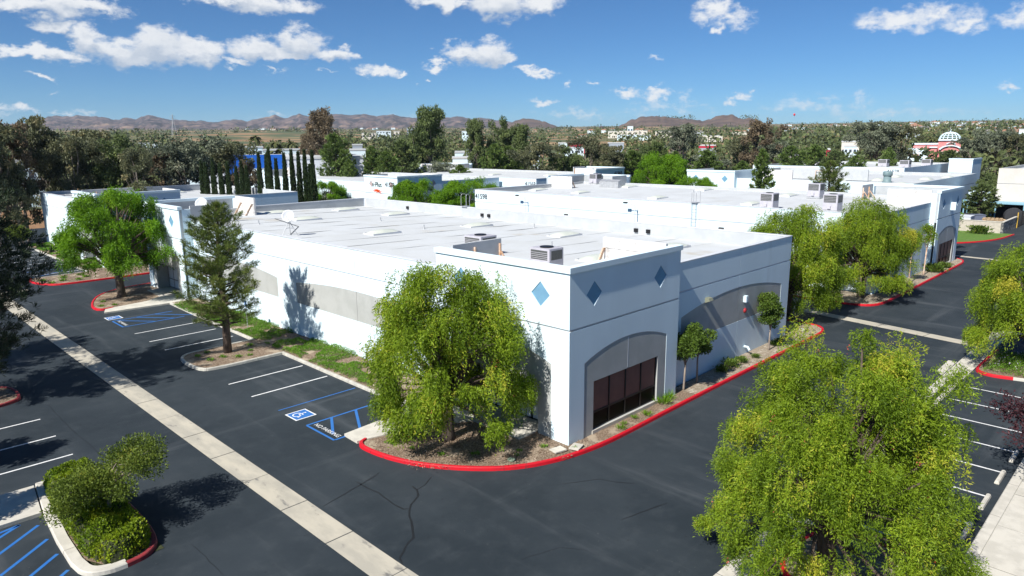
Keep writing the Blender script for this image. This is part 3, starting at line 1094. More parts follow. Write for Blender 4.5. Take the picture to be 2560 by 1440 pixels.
    for (u, v) in skylights:
        z = rz(u)
        c = mb().box(u - 1.26, u + 1.26, v - .66, v + .66, z - .05, z + .12).build('skylight_kerb', M_CAP, roof)
        dm = mb()
        nu, nv = 10, 6
        P = []
        for i in range(nu + 1):
            for j in range(nv + 1):
                a, b = i / nu * 2 - 1, j / nv * 2 - 1
                P.append((u + 1.2 * a, v + .6 * b, z + .12 + .21 * ((1 - a ** 2) * (1 - b ** 2)) ** .6))
        dm.add(P, [(i * (nv + 1) + j, (i + 1) * (nv + 1) + j, (i + 1) * (nv + 1) + j + 1, i * (nv + 1) + j + 1) for i in range(nu) for j in range(nv)])
        dm.build('skylight_dome', M_SKYL, roof, smooth=True)

    # corner towers
    def tower(vm):
        def X(u, v, z):
            return T(u, vm(v), z)
        tb = lambda: MB(X)
        TF = lambda s, z, d: (d, s, z)          # front face of the tower
        TE = lambda s, z, d: (s, d, z)          # end face
        dh = lambda c: [(c, 5.98), (c + .54, 6.53), (c, 7.08), (c - .54, 6.53)]
        for fmap, wd, lo_ in ((TF, 8.6, 0), (TE, 8.5, .26)):
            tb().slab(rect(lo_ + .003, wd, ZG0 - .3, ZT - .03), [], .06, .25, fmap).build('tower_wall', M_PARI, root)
            tb().slab(rect(lo_ if lo_ == 0 else 0.062, wd, ZG1, ZT - .24), [dh(1.64), dh(6.75)], 0, .06, fmap).build('tower_panel', M_STUC, root)
            for c in (1.64, 6.75):
                tb().slab(dh(c), [], .03, .058, fmap).build('diamond_inset', dia, root)
            ap = arc_pts(1.02, wd - 1.02, 3.52, 4.13, 16)
            tb().slab([(0 if lo_ == 0 else .062, 0), (1.02, 0)] + ap + [(wd - 1.02, 0), (wd, 0), (wd, ZG0), (0 if lo_ == 0 else .062, ZG0)], [], 0, .06, fmap).build('tower_panel', M_STUC, root)
            win = rect(1.70, 6.78, .24, 2.54) if fmap is TE else rect(1.84, 6.76, 0.0, 2.52)
            inner = [(1.02, 0), (wd - 1.02, 0)] + ap[::-1]
            jm_ = wd / 2
            if fmap is TE:
                tb().slab(inner, [win], .014, .2, fmap).build('arch_infill', M_GREY, root)
                tb().slab(rect(jm_ - .02, jm_ + .02, 2.6, 4.06), [], .010, .02, fmap).build('panel_joint', M_GRV, root)
            else:
                inner = [(1.02, 0), (1.84, 0), (1.84, 2.52), (6.76, 2.52), (6.76, 0), (wd - 1.02, 0)] + ap[::-1]
                tb().slab(inner, [], .05, .2, fmap).build('arch_infill', M_GREY, root)
            if fmap is TE:
                # shop window: frame, four bays, two rows
                wroot = tb().slab(rect(1.70, 6.78, .24, 2.54), [rect(1.76 + i * 1.2567, 1.76 + i * 1.2567 + 1.19, a, b) for i in range(4) for a, b in ((.30, .98), (1.05, 2.48))], .10, .19, fmap).build('window_frame', M_FRAME, root)
                for i in range(4):
                    s = 1.76 + i * 1.2567
                    tb().slab(rect(s - .01, s + 1.2, .29, .99), [], .14, .15, fmap).build('lower_pane', M_GLD, wroot)
                    tb().slab(rect(s - .01, s + 1.2, 1.04, 2.49), [], .14, .15, fmap).build('upper_pane', M_GLU, wroot)
                tb().slab(rect(1.62, 6.86, .0, .237), [], -.03, .2, fmap).build('window_sill', M_WALK, root)
            else:
                # recessed glazed entry
                er = tb().slab(rect(1.84, 6.76, 0.13, 2.52), [rect(1.95 + i * 1.2, 1.95 + i * 1.2 + 1.08, a, b) for i in range(4) for a, b in ((.2, .9), (.98, 2.1), (2.17, 2.44))], 1.0, 1.08, fmap).build('entry_frame', M_FRAME, root)
                for i in range(4):
                    tb().slab(rect(1.94 + i * 1.2, 1.94 + i * 1.2 + 1.1, .18, 2.46), [], 1.035, 1.045, fmap).build('pane', M_GLD, er)
                sd = tb()
                sd.slab(rect(1.64, 1.84, .0, 2.52), [], .2, 1.1, fmap)
                sd.slab(rect(6.76, 6.96, .0, 2.52), [], .2, 1.1, fmap)
                sd.slab(rect(1.64, 6.96, 2.52, 2.7), [], .2, 1.1, fmap)
                sd.build('entry_reveal', M_GREY, root)
        # cap round the tower, returns and raised screens behind it
        cp = tb()
        cp.slab(rect(-.09, 8.64, ZT - .24, ZT), [], -.09, .29, TF)
        cp.slab(rect(.292, 8.54, ZT - .24, ZT), [], -.09, .29, TE)
        cp.build('tower_cap', M_STUC, root)
        tb().box(.255, .95, 8.35, 8.6, 0, ZT - .24).build('tower_return', M_STUC, root)
        tb().box(8.25, 8.5, .255, .74, 0, ZT - .24).build('tower_return', M_STUC, root)
        for scr, wood in ((tb().box(.955, 4.35, 8.42, 8.6, 5.9, ZT), 0), (tb().box(8.3, 8.48, .745, 4.65, 5.8, ZT), 1)):
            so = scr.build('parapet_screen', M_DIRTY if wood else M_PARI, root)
            if wood:
                for v in (2.2, 4.5):
                    tb().add([(8.1, v - .04, 7.3), (8.3, v - .04, 7.3), (8.3, v + .04, 7.3), (8.1, v + .04, 7.3), (7.35, v - .04, 6.1), (7.55, v - .04, 6.1), (7.55, v + .04, 6.1), (7.35, v + .04, 6.1)],
                             [(0, 1, 2, 3), (4, 7, 6, 5), (0, 4, 5, 1), (1, 5, 6, 2), (2, 6, 7, 3), (3, 7, 4, 0)]).build('brace', M_WOOD, so)
                for zz in (6.45, 7.3):
                    tb().box(8.26, 8.3, .8, 4.6, zz, zz + .06).build('girt', M_DIRTY, so)
                tb().box(8.255, 8.3, 3.1, 3.17, 6.2, 7.7).build('girt', M_DIRTY, so)
            else:
                for u in (2.4, 4.2):
                    tb().box(u - .04, u + .04, 8.30, 8.42, 6.2, 7.6).build('stud', M_WOOD, so)
                    tb().add([(u - .04, 8.25, 7.2), (u + .04, 8.25, 7.2), (u + .04, 8.34, 7.2), (u - .04, 8.34, 7.2), (u - .04, 7.55, 6.3), (u + .04, 7.55, 6.3), (u + .04, 7.66, 6.3), (u - .04, 7.66, 6.3)],
                             [(0, 1, 2, 3), (4, 7, 6, 5), (0, 4, 5, 1), (1, 5, 6, 2), (2, 6, 7, 3), (3, 7, 4, 0)]).build('brace', M_WOOD, so)
                tb().box(1.0, 4.3, 8.38, 8.42, 6.9, 6.97).build('girt', M_PARI, so)
    if near:
        tower(lambda v: v)
    if far:
        tower(lambda v: L - v)
    if ladder is not None:
        lad = mb()
        for s in (-.24, .24):
            lad.tube([(Wd + .18, ladder + s, .4), (Wd + .18, ladder + s, 7.75), (Wd + .05, ladder + s, 7.95), (Wd - .25, ladder + s * 1.5, 7.95), (Wd - .38, ladder + s * 1.5, 7.8), (Wd - .38, ladder + s * 1.5, 6.76)], .022, 6)
        ls = lad.build('ladder_rails', M_METAL, root)
        for z in np.arange(.7, 6.9, .33):
            mb().tube([(Wd + .18, ladder - .24, z), (Wd + .18, ladder + .24, z)], .014, 6).build('rung', M_METAL, ls)
        mb().box(Wd - .42, Wd + .2, ladder - .34, ladder + .34, 6.77, 6.82).build('ladder_step', M_METAL, ls)
    return root, T, rz


B1SK = [(8.6, 25.4), (9.7, 38.6), (10.9, 46.2), (18.2, 45.6), (18.9, 37.9), (17.6, 24.8), (17.9, 15.5), (18.0, 6.4), (10.2, 6.45)]
b1, T1, rz1 = module('warehouse', 'white building with blue diamonds on the corner tower inside the curved red kerb', 0, 0, skylights=B1SK, ladder=32.3, roofmat=M_ROOFD)
B2SK = [(63.2 - x, y) for x, y in [(50.4, 47.9), (50.2, 40.2), (60, 39.5), (60.8, 28.3), (49.2, 16.2), (58.8, 16.4), (49.5, 28.0), (56.5, 5.2)]]
b2, T2, rz2 = module('warehouse', 'white building with a long plain wall behind two slim lamp posts', 63.2, 0, -1, 1, skylights=B2SK, ladder=17.6)
bL, TL, rzL = module('warehouse', 'white building beyond the left drive, its end wall facing the row of cypresses', 0, 63.9, 1, 1, L=28.8, skylights=[(13, 16), (16, 22), (9, 21), (18, 8)], ladder=16.0, near=True, far=False)
b4, T4, rz4 = module('warehouse', 'cream white building with mauve diamonds, number 41578 and a red swoosh sign', 40.6, 67.0, 1, 1, Wd=21.6, skylights=[(17, 10), (15, 22), (8, 14)], ladder=None, dia=M_DIAP, far=True)
b6, T6, rz6 = module('warehouse', 'white building numbered 41568 with a boxed corner tower below the tall eucalyptus', 86.2, 59.2, -1, 1, skylights=[(7, 12), (16, 14), (10, 24)], ladder=28, dia=M_DIAP)


def text_on(body, size, root, loc, facing, material=None):
    """Flat lettering on a wall that faces -x ('x') or -y ('y')."""
    o = link('address_number', text_mesh(body, size, material or M_NUM, .01), root)
    o.location = loc
    o.rotation_euler = (PI / 2, 0, -PI / 2 if facing == 'x' else 0)
    return o


text_on('41578', .95, b4, (40.56, 68.9, 6.25), 'x')
text_on('41578', .95, b4, (42.2, 66.96, 6.25), 'y')
text_on('41568', .95, b6, (62.96, 61.2, 5.55), 'x')
text_on('41568', .95, b6, (84.3, 59.16, 6.5), 'y')
text_on('41598', .9, b2, (39.96, 48.3, 5.6), 'x')
# sign on the cream tower: dark lettering over a red swoosh
text_on('n\u00b7Plus', 1.05, b4, (40.55, 72.2, 6.15), 'x', mat('sign_green_black', (.03, .05, .03), rough=.6)).name = 'sign_lettering'
M_SW = mat('sign_orange_red', (.75, .10, .03), rough=.5)
sw_ = MB()
for (z0, a0, a1, th) in ((5.55, 1.2, -1.3, .10), (5.4, .9, -1.0, .12), (5.25, .3, -1.1, .07)):
    pts = [(72.2 + a0 + (a1 - a0) * k / 10, z0 + .22 * math.sin(k / 10 * 3.0) - .02 * k) for k in range(11)]
    w_ = [th * math.sin(PI * (k + .6) / 11.2) for k in range(11)]
    sw_.add([(40.57, y, z + w) for (y, z), w in zip(pts, w_)] + [(40.57, y, z - w) for (y, z), w in zip(pts, w_)], [(k, k + 1, 12 + k, 11 + k) for k in range(10)])
sw_.build('sign_swoosh', M_SW, b4)


def wall_fixture(root, x, y, z, kind):
    if kind == 'pack':
        MB().add([(x - .2, y, z), (x + .2, y, z), (x + .2, y, z + .28), (x - .2, y, z + .28), (x - .2, y - .3, z + .12), (x + .2, y - .3, z + .12), (x + .2, y - .22, z + .26), (x - .2, y - .22, z + .26)],
                 [(0, 1, 2, 3), (4, 7, 6, 5), (0, 4, 5, 1), (1, 5, 6, 2), (2, 6, 7, 3), (3, 7, 4, 0)]).build('wall_light', mat('olive_fixture', (.20, .21, .15), rough=.6), root)
    elif kind == 'box':
        MB().box(x - .14, x + .14, y - .2, y + .0, z - .2, z + .2).build('alarm_box', M_STUC, root, bevel=.02)
    elif kind == 'bell':
        o = MB().lathe([(.02, .1), (.10, .09), (.15, .04), (.16, 0)], (0, 0, 0), 16).build('alarm_bell', mat('bell_red', (.36, .03, .035), rough=.4), root, smooth=True)
        o.location = (x, y, z)
        o.rotation_euler = (PI / 2, 0, 0)
    elif kind == 'vent':
        MB().tube([(x, y, z), (x - .05, y - .25, z + .02), (x - .08, y - .38, z - .15)], .07, 8).build('drain_spout', M_STUC, root)


wall_fixture(b1, 12.55, .70, 4.15, 'pack')
wall_fixture(b1, 17.0, .70, 3.6, 'box')
wall_fixture(b1, 17.15, .70, 2.85, 'bell')
wall_fixture(b1, 17.4, .70, .55, 'vent')
for y in (34.0, 14.6):
    MB().box(39.8, 40.0, y - .25, y + .25, 4.35, 4.6).build('wall_light', mat('bronze_fixture', (.07, .065, .06), rough=.5), b2, bevel=.02)
# scuppers and small boxes on the near roof's rear parapet
for y in (41.2, 29.8, 28.9, 12.6, 11.5):
    MB().box(22.80, 22.94, y - .16, y + .16, 6.0, 6.28).build('scupper', M_BLACK, b1)
# grey slabs leaning at the foot of the near corner
for (x, y, a) in ((.0, -.42, .3), (-.75, -.05, -.2)):
    o = MB().box(-.3, .3, -.22, .22, 0, .05).build('splash_block', M_WALK)
    o.location = (x, y, .13)
    o.rotation_euler = (0, 0, a)
    tag(o, 'flat grey concrete splash block in the mulch at the white tower corner', 'splash block', 'splash blocks at the corner')

# projecting sign block on the second tower
sgn = MB().box(59.0, 59.25, -.45, .0, 5.7, 6.5).build('blade_sign', M_STUC, b2, bevel=.02)
text_on('E', .5, b2, (59.6, -.03, 5.9), 'y').name = 'sign_lettering'


# ---------------------------------------------------------------- plainer neighbours
def plain_building(name, label, x0, x1, y0, y1, zt, material=M_STUC, roofz=None, groove=None, towers=(), cat='building', zb=0.0):
    root = thing(name, label, cat, (0, 0, 0))
    gz = groove or zt * .72
    rzv = roofz or zt - .5
    c = MB()
    c.box(x0 + .06, x0 + .3, y0 + .06, y1 - .06, zb, zt - .03)
    c.box(x1 - .3, x1 - .06, y0 + .06, y1 - .06, zb, zt - .03)
    c.box(x0 + .31, x1 - .31, y0 + .06, y0 + .3, zb, zt - .03)
    c.box(x0 + .31, x1 - .31, y1 - .3, y1 - .06, zb, zt - .03)
    c.build('wall', M_PARI, root)
    ny = max(2, round((y1 - y0) / 9))
    nx = max(2, round((x1 - x0) / 9))
    for i in range(ny):
        a, b = y0 + (y1 - y0) * i / ny + .012, y0 + (y1 - y0) * (i + 1) / ny - .012
        MB().box(x0, x0 + .06, a, b, gz + .06, zt).build('wall_panel', material, root)
        MB().box(x0, x0 + .06, a, b, zb, gz - .04).build('wall_panel', material, root)
    for i in range(nx):
        a, b = x0 + .062 + (x1 - x0 - .062) * i / nx + .012, x0 + .062 + (x1 - x0 - .062) * (i + 1) / nx - .012
        MB().box(a, b, y0, y0 + .06, gz + .06, zt).build('wall_panel', material, root)
        MB().box(a, b, y0, y0 + .06, zb, gz - .04).build('wall_panel', material, root)
    MB().poly([(x0 + .3, y0 + .3), (x1 - .3, y0 + .3), (x1 - .3, y1 - .3), (x0 + .3, y1 - .3)], rzv).build('roof', M_ROOF, root)
    for (tx0, tx1, ty0, ty1, tzt, dcol) in towers:
        c = MB()
        c.box(tx0 + .06, tx0 + .3, ty0 + .06, ty1 - .06, zb, tzt - .03)
        c.box(tx0 + .31, tx1 - .06, ty0 + .06, ty0 + .3, zb, tzt - .03)
        c.box(tx0 + .31, tx1 - .06, ty1 - .3, ty1 - .06, rzv, tzt - .03)
        c.build('tower_wall', M_PARI, root)
        MB().box(tx0, tx0 + .06, ty0, ty1, gz + .06, tzt - .3).build('tower_panel', material, root)
        MB().box(tx0, tx0 + .06, ty0, ty1, zb, gz - .04).build('tower_panel', material, root)
        MB().box(tx0 + .062, tx1, ty0, ty0 + .06, zb, tzt - .3).build('tower_panel', material, root)
        MB().box(tx0 - .07, tx0 + .33, ty0 - .07, ty1 + .07, tzt - .3, tzt).build('tower_cap', M_STUC, root)
        MB().box(tx0 + .332, tx1 + .07, ty0 - .07, ty0 + .33, tzt - .3, tzt).build('tower_cap', M_STUC, root)
        if dcol:
            for cy in (ty0 + 1.7, ty1 - 1.7):
                MB().add([(tx0 - .012, cy, tzt - 1.9), (tx0 - .012, cy - .55, tzt - 1.35), (tx0 - .012, cy, tzt - .8), (tx0 - .012, cy + .55, tzt - 1.35)], [(0, 1, 2, 3)]).build('diamond_inset', dcol, root)
    return root


b3 = plain_building('warehouse', 'white building numbered 41588 with a long shaded side wall and turbine roof vents', 86.3, 122.5, 10.9, 46.0, 6.55, roofz=6.0, groove=4.9, towers=[(85.4, 94, 36.9, 45.6, 7.75, M_DIA)])
text_on('41588', .95, b3, (86.26, 13.6, 5.25), 'x')
b5 = plain_building('warehouse', 'white building numbered 41528 with air conditioners, behind the turbine-vent roof', 131, 166, 24.8, 56, 6.9, roofz=6.3, towers=[(157.2, 165.2, 18.9, 23.4, 8.1, None)])
text_on('41528', .9, b5, (130.96, 26.8, 5.9), 'x')
M_BEIGE = mat('beige_stucco', (.60, .56, .50), (.55, .51, .455), .6, .9)
brt = plain_building('office_building', 'beige and white building at the right behind the storage yard', 112, 150, -26, 5.9, 7.9, M_BEIGE, towers=[(118, 130, -9, 1.6, 10.2, None)], groove=5.5)
MB().box(111.97, 111.99, 1.2, 2.2, 0, 2.2).build('door', M_GREY, brt)
MB().box(111.97, 111.99, -4.8, -.6, 0, 4.2).build('roller_door', M_GREY, brt)


# ---------------------------------------------------------------- roof equipment
def hvac(label, x, y, z, w=1.35, d=1.35, h=1.25, rz=0.0, group=None):
    t = thing('air_conditioner', label, 'air conditioner', (x, y, z), rz, group)
    MB().box(-w / 2 - .06, w / 2 + .06, -d / 2 - .06, d / 2 + .06, -.06, .14).build('base_rail', M_METAL, t)
    MB().box(-w / 2, w / 2, -d / 2, d / 2, .14, h).build('cabinet', M_HVAC, t, bevel=.02)
    zz = h * .52
    for a in ((-w / 2 - .012, -w / 2, -d / 2 + .14, d / 2 - .08), (w / 2, w / 2 + .012, -d / 2 + .1, d / 2 - .1)):
        MB().box(*a, zz, h - .1).build('coil_grille', M_COIL, t)
    MB().box(-w / 2 + .14, w / 2 - .12, -d / 2 - .012, -d / 2, zz, h - .1).build('coil_grille', M_COIL, t)
    for k in range(4):
        zb = zz + .06 + k * (h - .2 - zz) / 4
        MB().box(-w / 2 - .016, -w / 2 - .012, -d / 2 + .14, d / 2 - .08, zb, zb + .02).build('guard_bar', M_HVAC, t)
    MB().lathe([(.36, 0), (.36, .05), (.33, .055)], (0, 0, h), 20).build('fan_shroud', M_BLACK, t)
    MB().box(-w / 2 - .16, -w / 2, -.1, .2, .25, .5).build('intake_hood', M_HVAC, t)
    return t


hvac('grey rooftop air conditioner behind the near tower parapet, fan ring on top', 5.0, 5.75, rz1(5.0) + .05, 1.1, 1.35, 1.2)
hvac('grey rooftop air conditioner half hidden behind the shaded parapet screen', 6.7, 12.6, rz1(6.7) + .05, 1.3, 1.5, 1.1)
hvac('grey air conditioner above the long white wall, by the pepper crown', 46.2, 12.9, rz2(17) + .05, h=1.55)
hvac('grey air conditioner in front of a small conifer on the second roof', 58.0, 13.0, rz2(5) + .05, h=1.6)
hvac('grey air conditioner half sunk behind pepper leaves on the second roof', 47.4, 7.2, rz2(16) + .05, h=1.6)
hvac('small tan air conditioner on legs beside the far screen of the second roof', 62.0, 47.0, 6.45, h=1.5)
for k, (px, D) in enumerate(((2215, 178), (2270, 172), (2325, 180))):
    x, y = far_at(px, D)
    hvac('small rooftop air conditioner on the roof numbered 41528', x, max(y, 26.5), 6.36, 1.8, 1.8, 1.6, 0, 'air conditioners on the far roof')


def dish(label, x, y, z, rz, h=1.35, r=.42):
    t = thing('satellite_dish', label, 'satellite dish', (x, y, z), rz)
    for a in (0.2, 2.3, 4.4):
        MB().tube([(0, 0, h), (.62 * math.cos(a), .62 * math.sin(a), 0)], .022, 6).build('leg', M_METAL, t)
    MB().tube([(.31 * math.cos(a), .31 * math.sin(a), h / 2) for a in (.2, 2.3, 4.4, .2)], .014, 5).build('brace_ring', M_METAL, t)
    MB().tube([(0, 0, h - .05), (0, 0, h + .3)], .03, 8).build('mast', M_METAL, t)
    n, prof = 20, [(.02, 0), (r * .5, .03), (r * .85, .085), (r, .125), (r, .135), (r * .85, .1), (r * .5, .045), (.02, .015)]
    o = MB().lathe(prof, (0, 0, 0), n).build('reflector', M_CAP, t, smooth=True)
    o.location = (-.08, 0, h + .32)
    o.rotation_euler = (0, -PI / 2 + .45, 0)
    MB().tube([(-.1, 0, h + .1), (-.55, 0, h + .22), (-.58, 0, h + .4)], .015, 6).build('feed_arm', M_METAL, t)
    return t


dish('satellite dish on a tripod near the edge of the near roof', 2.9, 28.7, rz1(2.9), .85, 1.05, .46)
dish('round satellite dish mounted behind the far tower parapet', 3.9, 46.5, rz1(3.9), .85, .9, .55)

# low metal cabinet and pipes on roofs
t = thing('roof_cabinet', 'pale metal duct cabinet with a rounded top on the second roof', 'roof cabinet', (58.6, 41.5, rz2(4.6)))
MB().box(-.7, .7, -1.6, 1.6, 0, .9).build('body', M_METAL, t)
MB().add([(-.75, -1.65, .9), (.75, -1.65, .9), (0, -1.65, 1.1), (-.75, 1.65, .9), (.75, 1.65, .9), (0, 1.65, 1.1)], [(0, 1, 2), (3, 5, 4), (0, 2, 5, 3), (1, 4, 5, 2), (0, 3, 4, 1)]).build('lid', M_METAL, t)
x, y = 97.0, 17.5
t = thing('turbine_vent', 'green-grey cylindrical exhaust stack with a cap on the roof numbered 41588', 'exhaust vent', (x, y, 6.0))
MB().lathe([(.75, 0), (.62, .2), (.55, .25), (.55, 1.0)], (0, 0, 0), 18).build('stack', mat('greenish_metal', (.17, .24, .25), (.13, .19, .2), 2, .5), t, smooth=True)
MB().lathe([(.6, 1.0), (.68, 1.05), (.68, 1.6), (.55, 1.68)], (0, 0, 0), 18).build('cap', mat('greenish_metal', (.17, .24, .25)), t, smooth=True)
for i, (x, y) in enumerate([(92, 14), (101, 20), (108, 15), (104, 27), (95, 24), (113, 21), (115, 13.5), (93, 33)]):
    sk = MB()
    P = [(x + 1.5 * a, y + .9 * b, 6.02 + .42 * max((1 - a * a) * (1 - b * b), 0) ** .6) for a in np.linspace(-1, 1, 9) for b in np.linspace(-1, 1, 7)]
    sk.add(P, [(a * 7 + b, (a + 1) * 7 + b, (a + 1) * 7 + b + 1, a * 7 + b + 1) for a in range(8) for b in range(6)])
    sk.build('skylight_dome', M_SKYL, b3, smooth=True)
t = thing('roof_platform', 'open steel frame with a metal duct box on the far white roof', 'roof platform', (99.5, 27, 6.0))
for a in (-2.3, 2.3):
    for b in (-1.6, 1.6):
        MB().tube([(a, b, 0), (a, b, 1.5)], .05, 6).build('post', M_WOOD, t)
for z in (.15, 1.5):
    MB().tube([(-2.3, -1.6, z), (2.3, -1.6, z), (2.3, 1.6, z), (-2.3, 1.6, z), (-2.3, -1.6, z)], .05, 6).build('rail', M_WOOD, t)
MB().box(-1.2, 1.2, -1.2, 1.2, .15, 1.75).build('duct_box', M_CAP, t)
t = thing('roof_screen', 'white boxed equipment screen standing on the roof numbered 41588', 'roof screen', (91.5, 32.5, 6.0))
MB().box(-.15, .15, -2.5, 2.5, .1, 1.75).build('front_panel', M_DIRTY, t)
MB().box(.152, 6.0, 2.2, 2.48, .1, 1.9).build('side_panel', M_PARI, t)
MB().box(6.0, 6.25, -12, 2.5, .1, 1.9).build('back_panel', M_PARI, t)
pipes = [(14.1, 33.5, 0), (12.6, 12.1, 0), (4.8, 37.5, 0), (20.4, 20.9, 0), (13.0, 26.0, 0)]
for x, y, _ in pipes:
    t = thing('vent_pipe', 'short grey plumbing vent pipe with a collar on the near roof', 'vent pipe', (x, y, rz1(x)), 0, 'vent pipes on the near roof')
    MB().lathe([(.12, 0), (.05, .08), (.05, .1)], (0, 0, 0), 10).build('collar', M_METAL, t)
    MB().lathe([(.045, .08), (.045, .34)], (0, 0, 0), 10).build('pipe', M_METAL, t)
# loose cable on the roof
cb = []
for k in range(60):
    a = k * .42
    cb.append((5.4 + (.45 + .12 * math.sin(k * 1.3)) * math.cos(a), 8.0 + (.3 + .1 * math.cos(k * .9)) * math.sin(a), rz1(6.3) + .06 + .05 * math.sin(k * .7)))
tag(MB().tube(cb, .012, 4).build('coiled_cable', M_WOOD), 'tangled loop of loose cable on the near roof beside the air conditioner', 'cable')
# conduit line across the roof to the dish
tag(MB().tube([(2.9, 28.7, rz1(2.9) + .05), (6.2, 33.5, rz1(6.2) + .04), (8.0, 41.0, rz1(8) + .04)], .02, 5).build('roof_cable', M_BLACK), 'thin dark cable running across the near roof from the tripod dish', 'cable')


# ---------------------------------------------------------------- lamp posts in the drive between the buildings
def lamp_post(label, x, y, h=6.25):
    t = thing('lamp_post', label, 'lamp post', (x, y, 0), 0, 'lamp posts in the drive')
    MB().lathe([(.2, 0), (.2, .5), (.06, .52), (.05, h)], (0, 0, 0), 10).build('pole', M_CAP, t)
    MB().tube([(0, 0, h - .5), (-.05, .1, h - .05), (-.25, .5, h + .12), (-.3, .9, h + .15)], .035, 6).build('arm', M_CAP, t)
    MB().box(-.42, -.16, .75, 1.25, h + .1, h + .25).build('lamp_head', M_FRAME, t, bevel=.03)


lamp_post('slim pale lamp post in front of the long plain wall', 39.4, 40.0)
lamp_post('slim pale lamp post in front of the long plain wall', 39.4, 24.2)


# ---------------------------------------------------------------- storage yard beyond the lawn
t = thing('block_wall', 'low pale concrete block wall with a stone-faced return behind the lawn', 'wall', (0, 0, 0))
M_CMU = mat('block_wall_face', (.50, .45, .38), (.42, .38, .32), 3, .9, .3, 8)
M_STONE = mat('stone_facing', (.34, .33, .31), (.10, .10, .10), 3.2, .9, 1.0, 4, lo=.45, hi=.55)
MB().box(90.6, 90.85, 1.0, 14, 0, 1.6).build('long_face', M_CMU, t)
MB().box(90.6, 99.5, .72, .98, 0, 1.6).build('stone_return', M_STONE, t)
MB().box(90.55, 90.9, .98, 14, 1.6, 1.68).build('coping', M_WALK, t)
MB().box(90.55, 99.6, .66, .978, 1.6, 1.68).build('coping', M_WALK, t)
t = thing('steel_gate', 'dark steel sheet gate and fence at the right of the storage yard', 'gate', (0, 0, 0))
MB().box(99.9, 111, .74, .80, .1, 2.1).build('sheet', mat('dark_gate_sheet', (.05, .05, .052), rough=.6), t)
for x in (99.9, 103.5, 107, 111):
    MB().box(x - .06, x + .06, .64, .76, 0, 2.2).build('post', mat('safety_yellow', (.5, .32, .05), rough=.6) if x < 100 else M_FRAME, t)
t = thing('yard_shelter', 'long blue steel shelter with three dark open bays in the storage yard', 'shelter', (0, 0, 0))
M_SHB = mat('pale_blue_steel', (.22, .42, .52), rough=.5)
MB().box(107.5, 111.5, 1.2, 12, 2.65, 2.8).build('roof', M_SHB, t)
MB().box(111.3, 111.5, 1.2, 12, 0, 2.65).build('back_wall', M_FRAME, t)
for y in (1.3, 4.9, 5.4, 8.6, 9.1, 11.9):
    MB().box(107.5, 107.7, y - .08, y + .08, 0, 2.65).build('post', M_SHB, t)
o = MB().box(0, 3.2, 0, 2.6, 0, 1.5).build('white_tank', M_STUC, bevel=.06)
o.location = (108.0, 6.2, 2.8)
tag(o, 'white metal cabinet standing on the blue shelter roof', 'cabinet')
# pallets
M_PAL = mat('pallet_wood', (.50, .36, .21), (.38, .26, .15), 5, .85)
for i, (x, y, r) in enumerate(((99.5, 3.2, .3), (101.0, 3.9, .1))):
    t = thing('wooden_pallet', 'raised stack of pale wooden pallets in the storage yard' if i == 0 else 'second pallet stack leaning behind the pale pallets in the storage yard', 'pallet', (x, y, 0), r)
    for k in range(5):
        MB().box(-1.1, 1.1, -1.2 + k * .5, -1.2 + k * .5 + .38, 1.0, 1.06).build('deck_board', M_PAL, t)
    for s in (-1, 0, 1):
        MB().box(s * .95 - .08, s * .95 + .08, -1.2, 1.2, .86, 1.0).build('stringer', M_PAL, t)
    for a in (-.8, .8):
        for b in (-.9, .9):
            MB().box(a - .2, a + .2, b - .2, b + .2, 0, .86).build('timber_block', M_WOOD, t)
t = thing('cable_drum', 'large dark rubber roll lying on its side by the steel gate', 'roll', (104.5, 2.0, 1.2), .4)
o = MB().lathe([(.5, -.55), (1.2, -.5), (1.25, 0), (1.2, .5), (.5, .55), (.45, .2), (.45, -.2)], (0, 0, 0), 22).build('drum', mat('dark_rubber', (.035, .037, .042), rough=.7), t, smooth=False)
o.rotation_euler = (0, PI / 2, 0)
MB().box(-.7, .7, -.9, .9, -1.2, -1.0).build('skid', M_PAL, t)
for i, (x, y, c, s) in enumerate(((96, 6.3, (.55, .58, .62), 1.1), (98.5, 6.6, (.05, .2, .5), .6), (102, 6.0, (.12, .14, .2), .9), (104, 7.2, (.3, .25, .2), .7), (100.5, 8.0, (.06, .06, .07), 1.0), (103.5, 4.6, (.35, .22, .1), .5))):
    t = thing('yard_crate', ['pale wrapped crate', 'small blue drum box', 'dark slate machine crate', 'brown slatted crate', 'black tool chest', 'small rust-coloured crate'][i] + ' in the storage yard behind the block wall', 'crate', (x, y, 0), i * .3)
    mm_ = mat('crate_%d' % i, c, rough=.7)
    MB().box(-s, s, -s * .8, s * .8, .1, s * 1.5).build('body', mm_, t, bevel=.04)
    MB().box(-s - .05, s + .05, -s * .85, s * .85, s * 1.5, s * 1.6).build('lid', mm_, t)
    MB().box(-s, s, -s * .5, s * .5, 0, .1).build('skid', M_PAL, t)


